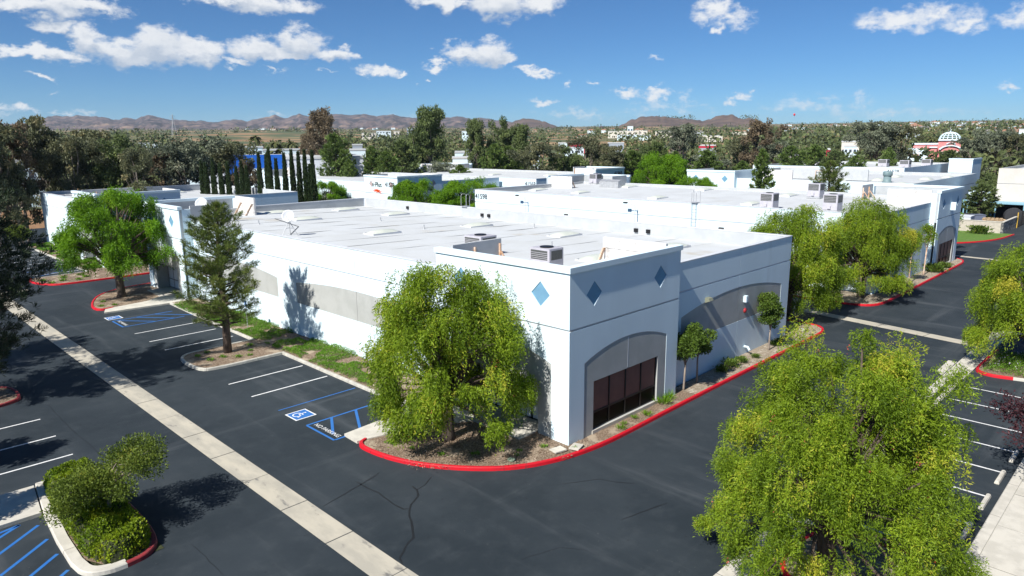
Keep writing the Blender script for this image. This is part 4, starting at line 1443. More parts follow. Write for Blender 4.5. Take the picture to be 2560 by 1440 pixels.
# ---------------------------------------------------------------- vehicles
def car(label, loc, rz, paint, group=None, L=4.8, Wc=1.95, H=1.78):
    t = thing('parked_car', label, 'car', loc, rz, group)
    M = mat('car_paint_%s' % '_'.join('%d' % (c * 100) for c in paint), paint, rough=.22, spec=.6)
    s = L / 4.8
    prof = [(-2.38, .45), (-2.4, .8), (-2.3, 1.0), (-1.2, 1.08), (-.55, 1.62), (-.2, 1.74), (1.3, 1.76), (1.95, 1.66), (2.3, 1.1), (2.38, .9), (2.36, .45)]
    prof = [(x * s, z * H / 1.76) for x, z in prof]
    rows = [(-1, .0, .93), (-.86, .06, 1.0), (.86, .06, 1.0), (1, .0, .93)]
    v, f = [], []
    n = len(prof)
    for w, dz, k in ((-1, 0, 0), (1, 0, 0)):
        for x, z in prof:
            tum = max(0, z - 1.05) * .28
            v.append((x, w * (Wc / 2 - tum), z))
    for i in range(n):
        j = (i + 1) % n
        f.append((i, j, n + j, n + i))
    f += [tuple(range(n - 1, -1, -1)), tuple(range(n, 2 * n))]
    body = MB().add(v, f).build('body', M, t, bevel=.05)
    for w in (-1, 1):
        ww = lambda z: w * (Wc / 2 - max(0, z - 1.05) * .28 + .012)
        for a in ([(-.95, 1.14), (-.45, 1.56), (.1, 1.6), (.1, 1.14)], [(.18, 1.14), (.18, 1.6), (1.05, 1.6), (1.05, 1.14)], [(1.13, 1.14), (1.13, 1.6), (1.75, 1.55), (2.0, 1.14)]):
            pts = [(x * s, ww(z * H / 1.76), z * H / 1.76) for x, z in a]
            MB().add(pts, [(0, 1, 2, 3)]).build('side_window', M_GLD, t)
        for x in (-1.45, 1.45):
            o = MB().lathe([(.2, -.11), (.34, -.12), (.36, -.06), (.36, .06), (.34, .12), (.2, .11)], (0, 0, 0), 18).build('tyre', M_BLACK, t)
            o.location = (x * s, w * (Wc / 2 - .1), .36)
            o.rotation_euler = (PI / 2, 0, 0)
            q = MB().lathe([(.05, -.125), (.2, -.12), (.2, .12), (.05, .125)], (0, 0, 0), 12).build('rim', M_METAL, o)
        MB().box(-2.41 * s, -2.36 * s, w * .78 - .14, w * .78 + .14, .82, .95).build('headlight', M_CAP, t)
    for x0, z0, x1, z1 in ((-1.15, 1.12, -.58, 1.6), (2.27, 1.14, 1.98, 1.62)):
        hw = Wc / 2 - .2
        e = -.02 if x0 < 0 else .02
        MB().add([(x0 * s + e, -hw, z0), (x0 * s + e, hw, z0), (x1 * s + e, hw - .1, z1), (x1 * s + e, -hw + .1, z1)], [(0, 1, 2, 3)]).build('windscreen', M_GLD, t)
    return t


car('dark blue-black estate car parked by the orange dirt slope', (-3.5, 99.5, 0), PI * .02, (.010, .012, .02))
for i, (px, D, p) in enumerate(((2420, 262, (.7, .7, .72)), (2452, 268, (.03, .03, .035)), (2132, 250, (.65, .66, .68)), (2386, 264, (.6, .6, .63)))):
    x, y = far_at(px, D)
    car(['silver-white car parked under the grey trees near the pink building', 'black car parked behind the grey trees near the pink building', 'pale car parked beyond the far white roof', 'light silver car beside a hedge left of the grey trees'][i], (x, y, -.06), .8 + i * .1, p)

# thin sign post in the bed along the long wall
t = thing('sign_post', 'thin steel post with a small blue sign in the green bed by the long wall', 'sign', (-.75, 28.9, .1))
MB().tube([(0, 0, -.05), (0, 0, 2.0)], .025, 6).build('post', M_METAL, t)
MB().box(-.02, .0, -.15, .15, 1.55, 2.0).build('sign_plate', M_BLUE, t)

# ---------------------------------------------------------------- vegetation
L_PEP = leafmat('pepper_leaf', (.085, .150, .008), (.265, .380, .022), (.50, .47, .05), .40)
L_PEPG = leafmat('pepper_leaf_green', (.070, .160, .008), (.18, .355, .012), (.30, .45, .024), .40)
L_PINE = leafmat('pine_needle', (.060, .095, .018), (.155, .205, .042), (.26, .25, .07), .25)
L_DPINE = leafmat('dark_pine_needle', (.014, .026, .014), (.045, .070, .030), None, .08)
L_MPINE = leafmat('mid_pine_needle', (.058, .095, .024), (.145, .215, .048), (.21, .27, .06), .25)
L_EUC = leafmat('eucalyptus_leaf', (.055, .066, .036), (.165, .175, .088), (.30, .25, .12), .25)
L_EUCB = leafmat('eucalyptus_leaf_brown', (.070, .056, .036), (.185, .142, .086), (.29, .21, .13), .2)
L_EUCG = leafmat('eucalyptus_leaf_green', (.055, .082, .030), (.155, .205, .066), (.25, .27, .09), .25)
L_SILV = leafmat('silver_leaf', (.062, .078, .050), (.195, .22, .145), (.31, .30, .21), .2)
L_CYP = leafmat('cypress_leaf', (.018, .034, .012), (.055, .085, .028), None, .08)
L_LAU = leafmat('laurel_leaf', (.060, .100, .012), (.17, .225, .03), (.38, .32, .045), .3)
L_BALL = leafmat('ball_tree_leaf', (.032, .068, .010), (.115, .185, .024), (.25, .26, .06), .24)
L_HEDGE = leafmat('hedge_leaf', (.10, .175, .008), (.245, .325, .014), (.44, .39, .018), .32)
L_COVER = leafmat('ground_cover_leaf', (.050, .125, .010), (.15, .30, .024), (.25, .35, .04), .28)
L_PLUM = leafmat('plum_leaf', (.022, .008, .012), (.070, .026, .032), (.12, .05, .05), .15)
L_FAR = leafmat('far_tree_leaf', (.045, .065, .026), (.125, .155, .055), (.21, .20, .085), .15)
L_PALM = leafmat('palm_leaf', (.045, .055, .02), (.13, .14, .05), None, .15)
L_RED = leafmat('pink_berry', (.35, .07, .05), (.5, .12, .09), None, .1)


def limbs(tips, H, r0, fork=.35, n=6, sway=.1, seed=1, base=None):
    """Trunk and limbs: tapered tubes from the base through a fork to each tip."""
    g = np.random.default_rng(seed)
    mb = MB()
    fk = np.array([g.uniform(-sway, sway), g.uniform(-sway, sway), fork * H])
    mb.tube([(0, 0, -.15), (0, 0, .12 * H * fork), tuple(fk * [.5, .5, .55]), tuple(fk)], [r0 * 1.5, r0 * 1.1, r0, r0 * .85], 9)
    for tp in tips:
        tp = np.array(tp)
        a = fk * [1, 1, g.uniform(.75, 1.0)]
        mid = a + (tp - a) * .5 + np.array([0, 0, .12 * np.linalg.norm(tp - a)]) + g.normal(0, .06 * np.linalg.norm(tp - a), 3)
        r = r0 * g.uniform(.35, .6)
        mb.tube([tuple(a), tuple(a + (mid - a) * .5 + [0, 0, .05]), tuple(mid), tuple(tp)], [r, r * .75, r * .5, r * .15], n)
    return mb


def weeping_crown(H, R, n_cl, n_st, n_lf, mat_, seed, zlo=.25, top=.30, ls=(.15, .24), drop=1.0, berries=0, squash=.5, lobes=5, lean=(0, 0), lift=.18, crad=(.5, .95), shoulder=.22, fall=.5):
    """Pepper tree: clumps over an uneven dome, each a bundle of hanging strands of narrow leaves."""
    g = np.random.default_rng(seed)
    cl = []
    lob = g.uniform(0, 2 * PI, lobes)
    for i in range(n_cl):
        az_ = g.uniform(0, 2 * PI)
        f = g.uniform(0, 1) ** .8
        k = .80 + .2 * max(math.cos(az_ - a) for a in lob) + g.normal(0, .05)
        zt = H * (1 - f * squash) - g.uniform(0, .06) * H
        rad = R * k * math.sin(min(1, shoulder + f * .9) * PI / 2) * (.9 if f > .2 else .75)
        rad *= g.uniform(.72, 1.0)
        cl.append((rad * math.cos(az_) + lean[0] * zt, rad * math.sin(az_) + lean[1] * zt, zt - g.uniform(.2, .7), g.uniform(*crad)))
    for i in range(int(n_cl * .28)):                     # inner clumps
        az_, rr = g.uniform(0, 2 * PI), R * math.sqrt(g.uniform(0, .45))
        cl.append((rr * math.cos(az_), rr * math.sin(az_), H * g.uniform(.45, .85), g.uniform(.6, 1.0)))
    cl = np.array(cl)
    C = np.repeat(cl, n_st, axis=0)
    m_ = len(C)
    tcl = np.repeat(g.normal(.44, .2, len(cl)), n_st) + g.normal(0, .11, m_)
    off = unit(g.normal(size=(m_, 3))) * (g.uniform(0, 1, m_) ** .45)[:, None] * C[:, 3:4]
    off[:, 2] *= .75
    S0 = C[:, :3] + off
    outw = unit(np.concatenate([S0[:, :2] + g.normal(0, R * .25, (m_, 2)), np.zeros((m_, 1))], 1))
    Ls = g.uniform(.45, 1.25, m_) * drop
    Ls = np.minimum(Ls, np.maximum(S0[:, 2] - zlo - g.uniform(0, .6, m_), .12))
    s = np.linspace(.04, 1, n_lf)[None, :, None]
    pts = S0[:, None, :] + outw[:, None, :] * (Ls[:, None, None] * .42) * s * (1.5 - s) + np.array([0, 0, 1.0]) * (Ls[:, None, None] * (lift * s - (.87 + lift) * s ** 1.6))
    P = pts.reshape(-1, 3) + g.normal(0, .03, (m_ * n_lf, 3))
    D = np.repeat(outw, n_lf, axis=0) * .35 + g.normal(0, .6, (m_ * n_lf, 3)) + np.array([0, 0, -fall])
    D = unit(D)
    V = leaves(P, D, g.uniform(ls[0], ls[1], len(P)), g.uniform(.036, .06, len(P)) * (ls[1] / .24), g)
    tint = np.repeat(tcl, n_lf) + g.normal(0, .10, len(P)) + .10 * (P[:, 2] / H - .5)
    return cl, quads('crown', V, mat_, tint)


def clump_crown(clumps, n_per, ls, ws, mat_, seed, up=.25, shell=.5, tvar=.12):
    """Broad-leaf crown: leaves scattered in the outer part of ellipsoid clumps (x, y, z, r, rz)."""
    g = np.random.default_rng(seed)
    cl = np.array(clumps, float)
    w = cl[:, 3] ** 2
    cnt = np.maximum((n_per * len(cl) * w / w.sum()).astype(int), 4)
    C = np.repeat(cl, cnt, axis=0)
    n = len(C)
    d = unit(g.normal(size=(n, 3)))
    P = C[:, :3] + d * (g.uniform(0, 1, n) ** shell)[:, None] * np.stack([C[:, 3], C[:, 3], C[:, 4]], 1)
    D = unit(d * .8 + g.normal(0, .55, (n, 3)) + np.array([0, 0, up]))
    V = leaves(P, D, g.uniform(*ls, n), g.uniform(*ws, n), g)
    t = np.repeat(g.normal(.45, tvar, len(cl)), cnt) + g.normal(0, .11, n)
    return quads('crown', V, mat_, t)


def plant(name, label, cat, trunk, crown, loc, rz=0, scale=1.0, group=None, bark=None, extra=None):
    t = thing(name, label, cat, loc, rz, group, scale)
    if trunk is not None:
        link('trunk', trunk, t)
    if crown is not None:
        link('crown', crown, t)
    for nm, me in (extra or ()):
        link(nm, me, t)['kind'] = 'stuff'
    return t


def pepper_meshes(H, R, n_cl, n_st, n_lf, m_, seed, berries=0, lean=(0, 0), **kw):
    cl, crown = weeping_crown(H, R, n_cl, n_st, n_lf, m_, seed, lean=lean, **kw)
    g = np.random.default_rng(seed + 5)
    idx = g.choice(len(cl), min(70, len(cl)), replace=False)
    trunk = limbs([cl[i, :3] * [.92, .92, .97] for i in idx], H, .26 * H / 8, .25, 6, .15, seed).mesh('trunk', M_BARK, True)
    ex = []
    if berries:
        c = cl[g.integers(0, len(cl), berries), :3]
        c = c + unit(g.normal(size=c.shape)) * [.55, .55, .35] - [0, 0, .25]
        n = 8
        P = np.repeat(c, n, axis=0) + g.normal(0, .035, (len(c) * n, 3)) * [1, 1, 2.6]
        V = leaves(P, unit(g.normal(size=P.shape)), .05, .05, g)
        ex.append(('berry_clusters', quads('berry_clusters', V, L_RED, g.uniform(0, 1, len(P)))))
    return trunk, crown, ex


# weeping pepper trees
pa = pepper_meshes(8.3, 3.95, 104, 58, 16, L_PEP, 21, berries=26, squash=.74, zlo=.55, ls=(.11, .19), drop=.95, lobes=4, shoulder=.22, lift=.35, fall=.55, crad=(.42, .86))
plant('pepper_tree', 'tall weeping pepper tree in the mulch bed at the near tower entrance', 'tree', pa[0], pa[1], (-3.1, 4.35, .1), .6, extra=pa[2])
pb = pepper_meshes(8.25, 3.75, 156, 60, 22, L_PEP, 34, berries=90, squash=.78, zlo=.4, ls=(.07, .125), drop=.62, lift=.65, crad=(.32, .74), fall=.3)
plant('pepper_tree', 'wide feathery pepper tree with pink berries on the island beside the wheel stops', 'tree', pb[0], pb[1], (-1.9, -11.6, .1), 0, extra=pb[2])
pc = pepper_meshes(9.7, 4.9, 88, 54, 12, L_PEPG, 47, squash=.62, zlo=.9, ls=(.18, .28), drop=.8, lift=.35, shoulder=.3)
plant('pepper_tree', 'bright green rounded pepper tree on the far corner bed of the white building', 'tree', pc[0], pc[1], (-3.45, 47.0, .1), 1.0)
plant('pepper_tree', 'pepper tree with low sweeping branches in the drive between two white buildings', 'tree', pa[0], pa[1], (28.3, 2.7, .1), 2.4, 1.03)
plant('pepper_tree', 'pepper tree whose trunk stands at the corner of the second building', 'tree', pa[0], pa[1], (38.3, 1.0, .1), 4.1, 1.02)
plant('pepper_tree', 'pepper tree over the flower island beside the right-hand stalls', 'tree', pa[0], pa[1], (25.6, -12.4, .1), 2.0, .94)
for i, (px, ty, D, s, sc, lb) in enumerate((
        (806, 452, 118, 0, .78, 'light green pepper tree in front of the ladder on the cream building'),
        (1030, 447, 102, 1, .78, 'rounded green pepper tree below the number 41578'),
        (1168, 446, 96, 0, .84, 'green pepper tree beside the near roof ladder'),
        (1660, 380, 128, 1, 1.12, 'very bright green dense tree between the second building and the diamond tower'),
        (1745, 440, 118, 0, .7, 'green foliage tree at the left edge of the diamond tower'))):
    x, y = far_at(px, D)
    z = z_at(px, ty, D)
    m_ = pc
    t = plant('pepper_tree', lb, 'tree', m_[0], m_[1], (x, y, 0), i * 1.3)
    k = (z + .2) / 9.5
    t.scale = (k * (1.35 if px == 1168 else 1.12),) * 2 + (k,)


# pines
def pine_meshes(H, R, seed, needle, nb=60, ntuft=13, nneed=15, nl=(.16, .26), nw=(.016, .03), lo_=.22, bark=M_BARK, up=.55, taper=.75):
    g = np.random.default_rng(seed)
    mb = MB()
    bend = g.normal(0, .02, 2)
    ctr = lambda h: np.array([bend[0] * h * h / H + .05 * math.sin(h * .9), bend[1] * h * h / H + .05 * math.cos(h * 1.1), h])
    mb.tube([tuple(ctr(H * k / 8)) if k else (0, 0, -.15) for k in range(9)], [.028 * H * (1 - .9 * k / 8) + .01 for k in range(9)], 9)
    Ps, Ds, tt = [], [], []
    for b in range(nb):
        f = lo_ + (1 - lo_) * ((b + g.uniform(0, 1)) / nb) ** .9
        h = H * min(f, .985)
        az_ = b * 2.4 + g.normal(0, .35)
        prof = math.sin(PI * min(1, ((f - lo_) / (1 - lo_)) * .78 + .24)) ** .8
        ln = R * prof * g.uniform(.65, 1.12) + .12
        a = ctr(h)
        d = np.array([math.cos(az_), math.sin(az_), .18 + .5 * f])
        tip = a + d * ln
        mid = a + d * ln * .5 + np.array([0, 0, -.05 * ln])
        mb.tube([tuple(a), tuple(mid), tuple(tip)], [.012 * H * (1 - f) + .012, .018, .006], 5)
        k = max(3, int(ntuft * ln / R * 1.25))
        tc_ = g.normal(.45, .14)
        for j in range(k):
            s = .22 + .78 * (j + g.uniform(0, 1)) / k
            p = (a + (mid - a) * s * 2) if s < .5 else (mid + (tip - mid) * (s - .5) * 2)
            side = g.normal(0, 1, 3) * [1, 1, .6]
            p2 = p + side * .16 * ln * (1.15 - s) + np.array([0, 0, .1 * ln * g.uniform(0, 1)])
            mb.tube([tuple(p), tuple(p2)], [.010, .005], 4, cap=False) if j % 2 == 0 else None
            q = unit(g.normal(0, .55, (nneed, 3)) + d * .6 + np.array([0, 0, up]))
            base = p2 + q * g.uniform(0, .14, (nneed, 1)) + np.outer(g.uniform(-.12, .12, nneed), unit(d[None])[0])
            Ps.append(base)
            Ds.append(q)
            tt.append(np.full(nneed, tc_) + g.normal(0, .14, nneed))
    P, D, t = np.concatenate(Ps), np.concatenate(Ds), np.concatenate(tt)
    V = leaves(P, D, g.uniform(*nl, len(P)), g.uniform(*nw, len(P)), g)
    return mb.mesh('trunk', bark, True), quads('crown', V, needle, t)


pn = pine_meshes(9.3, 2.5, 5, L_PINE, nb=92, ntuft=20, nneed=30, lo_=.17, nl=(.16, .27), nw=(.02, .034))
plant('pine_tree', 'open airy pine tree on the bare island between the parking stalls', 'tree', pn[0], pn[1], (-4.23, 24.26, .1), .4)
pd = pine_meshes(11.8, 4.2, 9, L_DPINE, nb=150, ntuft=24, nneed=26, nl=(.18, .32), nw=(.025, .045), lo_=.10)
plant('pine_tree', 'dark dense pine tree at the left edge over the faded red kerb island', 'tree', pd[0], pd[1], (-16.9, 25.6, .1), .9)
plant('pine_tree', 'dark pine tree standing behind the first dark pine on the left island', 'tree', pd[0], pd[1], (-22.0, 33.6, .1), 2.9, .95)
plant('pine_tree', 'small slender conifer behind the second roof', 'tree', pn[0], pn[1], (*far_at(2080, 104), 0), 2.0, (1.05, 1.05, .98)[0])


def broad_meshes(H, R, seed, leaf, n_cl=26, n_lf=11000, lo_=.35, ls=(.07, .12), ws=(.035, .06), rz=.75, bark=M_BARKL, fork=.3, r0=.09, crad=(.28, .42), shape=1.0, zc=None, flat=1.0):
    g = np.random.default_rng(seed)
    cz = zc or H * (lo_ + 1) / 2
    hz = H * (1 - lo_) / 2
    cl = []
    for i in range(n_cl):
        d = unit(g.normal(size=3))
        k = g.uniform(.35, .8)
        cl.append((d[0] * R * k, d[1] * R * k, cz + d[2] * hz * k * flat, R * g.uniform(*crad), R * g.uniform(*crad) * rz))
    crown = clump_crown(cl, n_lf / n_cl, ls, ws, leaf, seed)
    idx = g.choice(n_cl, min(10, n_cl), replace=False)
    trunk = limbs([np.array(cl[i][:3]) for i in idx], H, r0, fork, 6, .05, seed).mesh('trunk', bark, True)
    return trunk, crown


def clumps_tree(cl, leaf, n_lf, seed, ls, ws, H, r0, fork, bark=M_BARKL):
    crown = clump_crown(cl, n_lf / len(cl), ls, ws, leaf, seed)
    trunk = limbs([np.array(c[:3]) for c in cl[::2]], H, r0, fork, 6, .05, seed).mesh('trunk', bark, True)
    return trunk, crown


# small leaning tree over the hedge, crown swept to one side
g_ = np.random.default_rng(3)
cl_ = []
for k in range(46):
    a, r = g_.uniform(0, 2 * PI), math.sqrt(g_.uniform(0, 1))
    x_, y_ = 1.6 * r * math.cos(a), 1.45 * r * math.sin(a)
    # long axis along the picture plane: higher on the right side
    side = (x_ * RGT[0] + y_ * RGT[1])
    cl_.append((x_ * 1.05, y_ * 1.05, 1.9 + .36 * side + g_.uniform(-.75, .55) * (1 - .25 * r), g_.uniform(.36, .56), g_.uniform(.3, .46)))
st = clumps_tree(cl_, L_LAU, 24000, 13, (.06, .10), (.035, .055), 2.9, .07, .42)
plant('laurel_tree', 'small spreading laurel tree rising out of the clipped hedge island', 'tree', st[0], st[1], (-15.8, 7.3, .1), 0)
bt = broad_meshes(3.75, 1.08, 17, L_BALL, 17, 7000, .40, (.09, .16), (.05, .08), .8, r0=.05, fork=.42, crad=(.26, .5))
bt2 = broad_meshes(3.8, 1.05, 19, L_BALL, 15, 6500, .38, (.09, .16), (.05, .08), .8, r0=.05, fork=.42, crad=(.24, .5))
plant('ball_tree', 'small round-headed tree right beside the shaded tower wall', 'tree', bt[0], bt[1], (9.35, .02, .1), .3)
plant('ball_tree', 'small round-headed tree against the shaded wall near the red alarm bell', 'tree', bt2[0], bt2[1], (19.15, -.05, .1), 2.2, 1.0)
plant('ball_tree', 'small round tree tucked behind the tower edge at the shaded wall', 'tree', bt[0], bt[1], (10.9, .15, .1), 4.0, .95)
pl_ = broad_meshes(4.3, 3.0, 23, L_PLUM, 44, 14000, .3, (.09, .15), (.05, .085), .5, bark=M_BARK, r0=.08, crad=(.24, .36))
plant('plum_tree', 'purple-leaved plum tree overhanging the stalls at the right edge', 'tree', pl_[0], pl_[1], (9.6, -16.0, .1), 0)
plant('laurel_tree', 'shade tree left of the picture whose shadow crosses the stalls', 'tree', bt[0], bt[1], (-21.9, 16.7, 0), 0, 1.75)
plant('laurel_tree', 'shade tree left of the picture above the concrete walk', 'tree', bt[0], bt[1], (-21.6, 11.5, .12), 1, 1.3)
# slim young trees with stakes at the second building
th = broad_meshes(5.3, .75, 29, L_PEP, 16, 2600, .45, (.12, .2), (.04, .06), 1.1, bark=M_WOOD, r0=.06, fork=.5, crad=(.4, .6))
plant('young_tree', 'thin staked young tree in the gravel by the second building', 'tree', th[0], th[1], (46.7, -.2, .1), 0, 1.0, 'young trees by the second building')
plant('young_tree', 'thin staked young tree in the gravel by the second building', 'tree', th[0], th[1], (52.0, .0, .1), 1, 1.0, 'young trees by the second building')
gt = broad_meshes(5.6, 2.0, 31, L_PEPG, 26, 6000, .15, (.16, .28), (.07, .12), .9, r0=.12)
plant('green_tree', 'green tree at the lawn beside the second tower', 'tree', gt[0], gt[1], (71.0, 3.2, .1), 0, 1.0)
sm = broad_meshes(3.2, 1.5, 37, L_LAU, 20, 3500, .3, (.12, .2), (.06, .1), .7, r0=.08)
plant('small_tree', 'small rounded tree beside the white wall in front of the dark car', 'tree', sm[0], sm[1], (-3.2, 86, .1), 0, 1.1)


# clipped hedge on the island
def hedge(outline_pts, label, leaf, h=.62, n=15000, seed=1, ls=(.05, .085)):
    g = np.random.default_rng(seed)
    poly = [Vector((x, y, 0)) for x, y in outline_pts]
    xs = [p.x for p in poly]
    ys = [p.y for p in poly]

    def inside(x, y):
        c = False
        j = len(poly) - 1
        for i in range(len(poly)):
            if (poly[i].y > y) != (poly[j].y > y) and x < (poly[j].x - poly[i].x) * (y - poly[i].y) / (poly[j].y - poly[i].y) + poly[i].x:
                c = not c
            j = i
        return c

    def edge(x, y):
        b = 9
        for i in range(len(poly)):
            a, q = poly[i - 1], poly[i]
            d = q - a
            t = max(0, min(1, ((x - a.x) * d.x + (y - a.y) * d.y) / max(d.length_squared, 1e-9)))
            b = min(b, math.hypot(x - a.x - t * d.x, y - a.y - t * d.y))
        return b

    def ht(x, y):
        e = min(1, edge(x, y) / .3)
        return .1 + h * math.sqrt(max(0, 1 - (1 - e) ** 2)) * (.85 + .42 * noise.noise(Vector((x * 1.5, y * 1.5, 2))) + .12 * noise.noise(Vector((x * 4, y * 4, 7))))
    P, Tn = [], []
    while len(P) < n:
        x, y = g.uniform(min(xs), max(xs)), g.uniform(min(ys), max(ys))
        if inside(x, y):
            e = edge(x, y)
            k = 1 if e > .3 else 2
            for _ in range(k):
                z = ht(x, y)
                P.append((x + g.normal(0, .02), y + g.normal(0, .02), z * (1 if k == 1 else g.uniform(.35, 1)) - abs(g.normal(0, .03))))
                Tn.append(.45 + .55 * noise.noise(Vector((x * .9, y * .9, 4))) + g.normal(0, .13))
    P = np.array(P)
    D = unit(g.normal(0, .6, P.shape) + [0, 0, .7])
    t = thing('hedge', label, 'hedge')
    link('foliage', quads('foliage', leaves(P, D, g.uniform(*ls, len(P)), g.uniform(ls[0] * .7, ls[1] * .75, len(P)), g), leaf, np.array(Tn)), t)
    # added dark green mound under the leaves, blocks light through the hedge
    m_ = MB()
    nx, ny = 16, 44
    gx, gy = np.linspace(min(xs), max(xs), nx), np.linspace(min(ys), max(ys), ny)
    V = [(x, y, (ht(x, y) - .07) if inside(x, y) and edge(x, y) > .08 else .02) for x in gx for y in gy]
    m_.add(V, [(i * ny + j, (i + 1) * ny + j, (i + 1) * ny + j + 1, i * ny + j + 1) for i in range(nx - 1) for j in range(ny - 1)])
    m_.build('light_block_mound', mat('hedge_mound_dark', (.03, .04, .015), (.045, .05, .02), 8, .95), t)
    return t


hedge([(-15.5, 12.5), (-16.7, 12.4), (-16.95, 9.9), (-17.0, 5.8), (-16.6, 4.75), (-16.1, 4.62), (-15.45, 4.85), (-15.1, 5.6), (-15.02, 12.0)], 'clipped yellow-green hedge filling the kerbed island under the laurel tree', L_HEDGE, n=30000, seed=7, h=.78, ls=(.06, .10))


# ground cover along the long wall
def cover(name, label, pts_fn, n, leaf, seed, ls=(.06, .12), ws=(.025, .05), h=.22, thr=0.0, sc=.55):
    g = np.random.default_rng(seed)
    P, T = [], []
    k = 0
    while len(P) < n and k < n * 30:
        k += 1
        x, y = pts_fn(g)
        m_ = noise.noise(Vector((x * sc, y * sc, seed))) + .5 * noise.noise(Vector((x * sc * 2.7, y * sc * 2.7, seed + 3)))
        if m_ > thr:
            P.append((x, y, .12 + h * min(1, (m_ - thr) * 2.2) * g.uniform(.2, 1)))
            T.append(.45 + .3 * m_ + g.normal(0, .15))
    P = np.array(P)
    D = unit(g.normal(0, .55, P.shape) + [0, 0, .8])
    o = link(name, quads(name, leaves(P, D, g.uniform(*ls, len(P)), g.uniform(*ws, len(P)), g), leaf, np.array(T)))
    tag(o, label, 'ground cover', kind='stuff')
    return o


cover('ground_cover', 'patchy low green ground cover in the bed along the long white wall', lambda g: (g.uniform(-1.75, .9), g.uniform(12.5, 40)), 36000, L_COVER, 3, thr=-.12, h=.30)
cover('ground_cover', 'thin green ground cover on the far bed beyond the drive', lambda g: (g.uniform(-1.6, .9), g.uniform(64, 90)), 6000, L_COVER, 5, thr=0, ls=(.15, .25), ws=(.08, .12))
cover('flower_bed', 'leafy flower bed with small pale blossoms on the island at the right', lambda g: (g.uniform(23.4, 27.6), g.uniform(-15.6, -10.5)), 9000, L_COVER, 8, thr=-.3, h=.45)
g_ = np.random.default_rng(8)
P_ = np.stack([g_.uniform(23.6, 27.4, 260), g_.uniform(-15.4, -10.7, 260), g_.uniform(.4, .62, 260)], 1)
tag(link('blossoms', quads('blossoms', leaves(P_, unit(g_.normal(0, .3, P_.shape) + [0, 0, 1]) * [1, 1, .3], .09, .09, g_), leafmat('blossom', (.45, .38, .6), (.7, .66, .75)), g_.uniform(0, 1, 260))), 'small pale lilac blossoms scattered over the island flower bed', 'flowers', kind='stuff')
# bark chips and dead leaves lying on the near bed
P_ = []
while len(P_) < 2600:
    x, y = g_.uniform(-6, 1.0), g_.uniform(-.8, 6.8)
    if (x < -.2 or y < -.1) and not (x > -1.1 and y > 1.9) and (x + 6.3) ** 2 / 1 > 0 and y > .6 - (x + 3.0) * (.62 if x > -3 else .9) - .35 and y < 6.6 - (x + 5.8) * .25:
        P_.append((x, y, .135))
P_ = np.array(P_)
tag(link('bark_chips', quads('bark_chips', leaves(P_, unit(g_.normal(0, 1, P_.shape) * [1, 1, .25]), g_.uniform(.05, .12, len(P_)), g_.uniform(.02, .04, len(P_)), g_), leafmat('bark_chip', (.09, .05, .03), (.40, .32, .24), None, .02), g_.uniform(0, 1, len(P_)))), 'scattered pale bark chips and dead leaves on the corner bed', 'bark chips', kind='stuff')


# small bedding plants and weeds, each a thing of its own
def tuft_mesh(seed, n, r, h, leaf, ls, ws):
    g = np.random.default_rng(seed)
    P = np.stack([g.normal(0, r * .35, n), g.normal(0, r * .35, n), g.uniform(0, h * .5, n)], 1)
    D = unit(np.concatenate([P[:, :2] / r * 1.3 + g.normal(0, .35, (n, 2)), np.full((n, 1), .8)], 1))
    return quads('foliage', leaves(P, D, g.uniform(*ls, n), g.uniform(*ws, n), g), leaf, g.normal(.5, .2, n))


tm_grass = [tuft_mesh(s, 90, .3, .12, L_PEPG, (.22, .42), (.02, .035)) for s in (1, 2)]
tm_weed = [tuft_mesh(s, 60, .2, .1, L_COVER, (.08, .16), (.03, .05)) for s in (3, 4)]
tm_bush = [tuft_mesh(s, 420, .55, .7, L_BALL, (.12, .2), (.06, .09)) for s in (5, 6)]
tm_stem = MB().tube([(0, 0, -.05), (.01, .01, .12)], [.025, .01], 5).mesh('stem', M_BARK)


def little(name, label, cat, me, x, y, s, group=None, z=.1):
    t = thing(name, label, cat, (x, y, z), random.uniform(0, 6), group, s)
    link('stem', tm_stem, t)
    link('foliage', me, t)


for x, y, s in ((2.95, -.62, .7), (4.4, -.35, .55), (5.1, -.55, .8), (6.9, -.3, 1.3), (7.6, -.1, 1.25), (3.5, -.4, .5)):
    little('grass_clump', 'bright green grassy clump in the strip below the shop window', 'plant', tm_grass[int(x * 10) % 2], x, y, s, 'grassy clumps below the window')
for x, y, s in ((13.4, .0, .9), (14.6, .1, 1.15), (15.7, .0, .9), (17.1, -.2, .6), (20.3, .1, .8), (21.2, .2, .7)):
    little('rose_bush', 'low green shrub in the gravel strip along the shaded wall', 'shrub', tm_bush[int(x * 10) % 2], x, y, s * .85, 'low shrubs along the shaded wall')
for x, y in ((-4.9, 4.6), (-4.2, 5.6), (-5.2, 5.7), (-3.4, 2.2), (-1.9, 1.1), (-.9, .6), (-.1, -.4), (-2.3, .9), (-4.4, 3.2), (-3.9, 5.2)):
    little('weed', 'small green weed sprouting in the brown corner bed', 'weed', tm_weed[int(x * 10) % 2], x, y, random.uniform(.7, 1.2), 'weeds in the corner bed')
for x, y in ((-5.9, 24.7), (-5.2, 25.1), (-4.9, 23.4), (-5.7, 23.3), (-3.6, 22.6), (-3.1, 23.5), (-4.2, 22.8), (-2.6, 24.6)):
    little('weed', 'small green weed on the bare island around the pine', 'weed', tm_weed[int(-x * 10) % 2], x, y, random.uniform(.8, 1.3), 'weeds around the pine')
for x, y in ((-5.8, 44.2), (-5.2, 45.9), (-4.9, 43.9)):
    little('weed', 'small green weed in the bed under the bright pepper tree', 'weed', tm_weed[int(-x * 10) % 2], x, y, 1.2, 'weeds under the bright pepper tree')
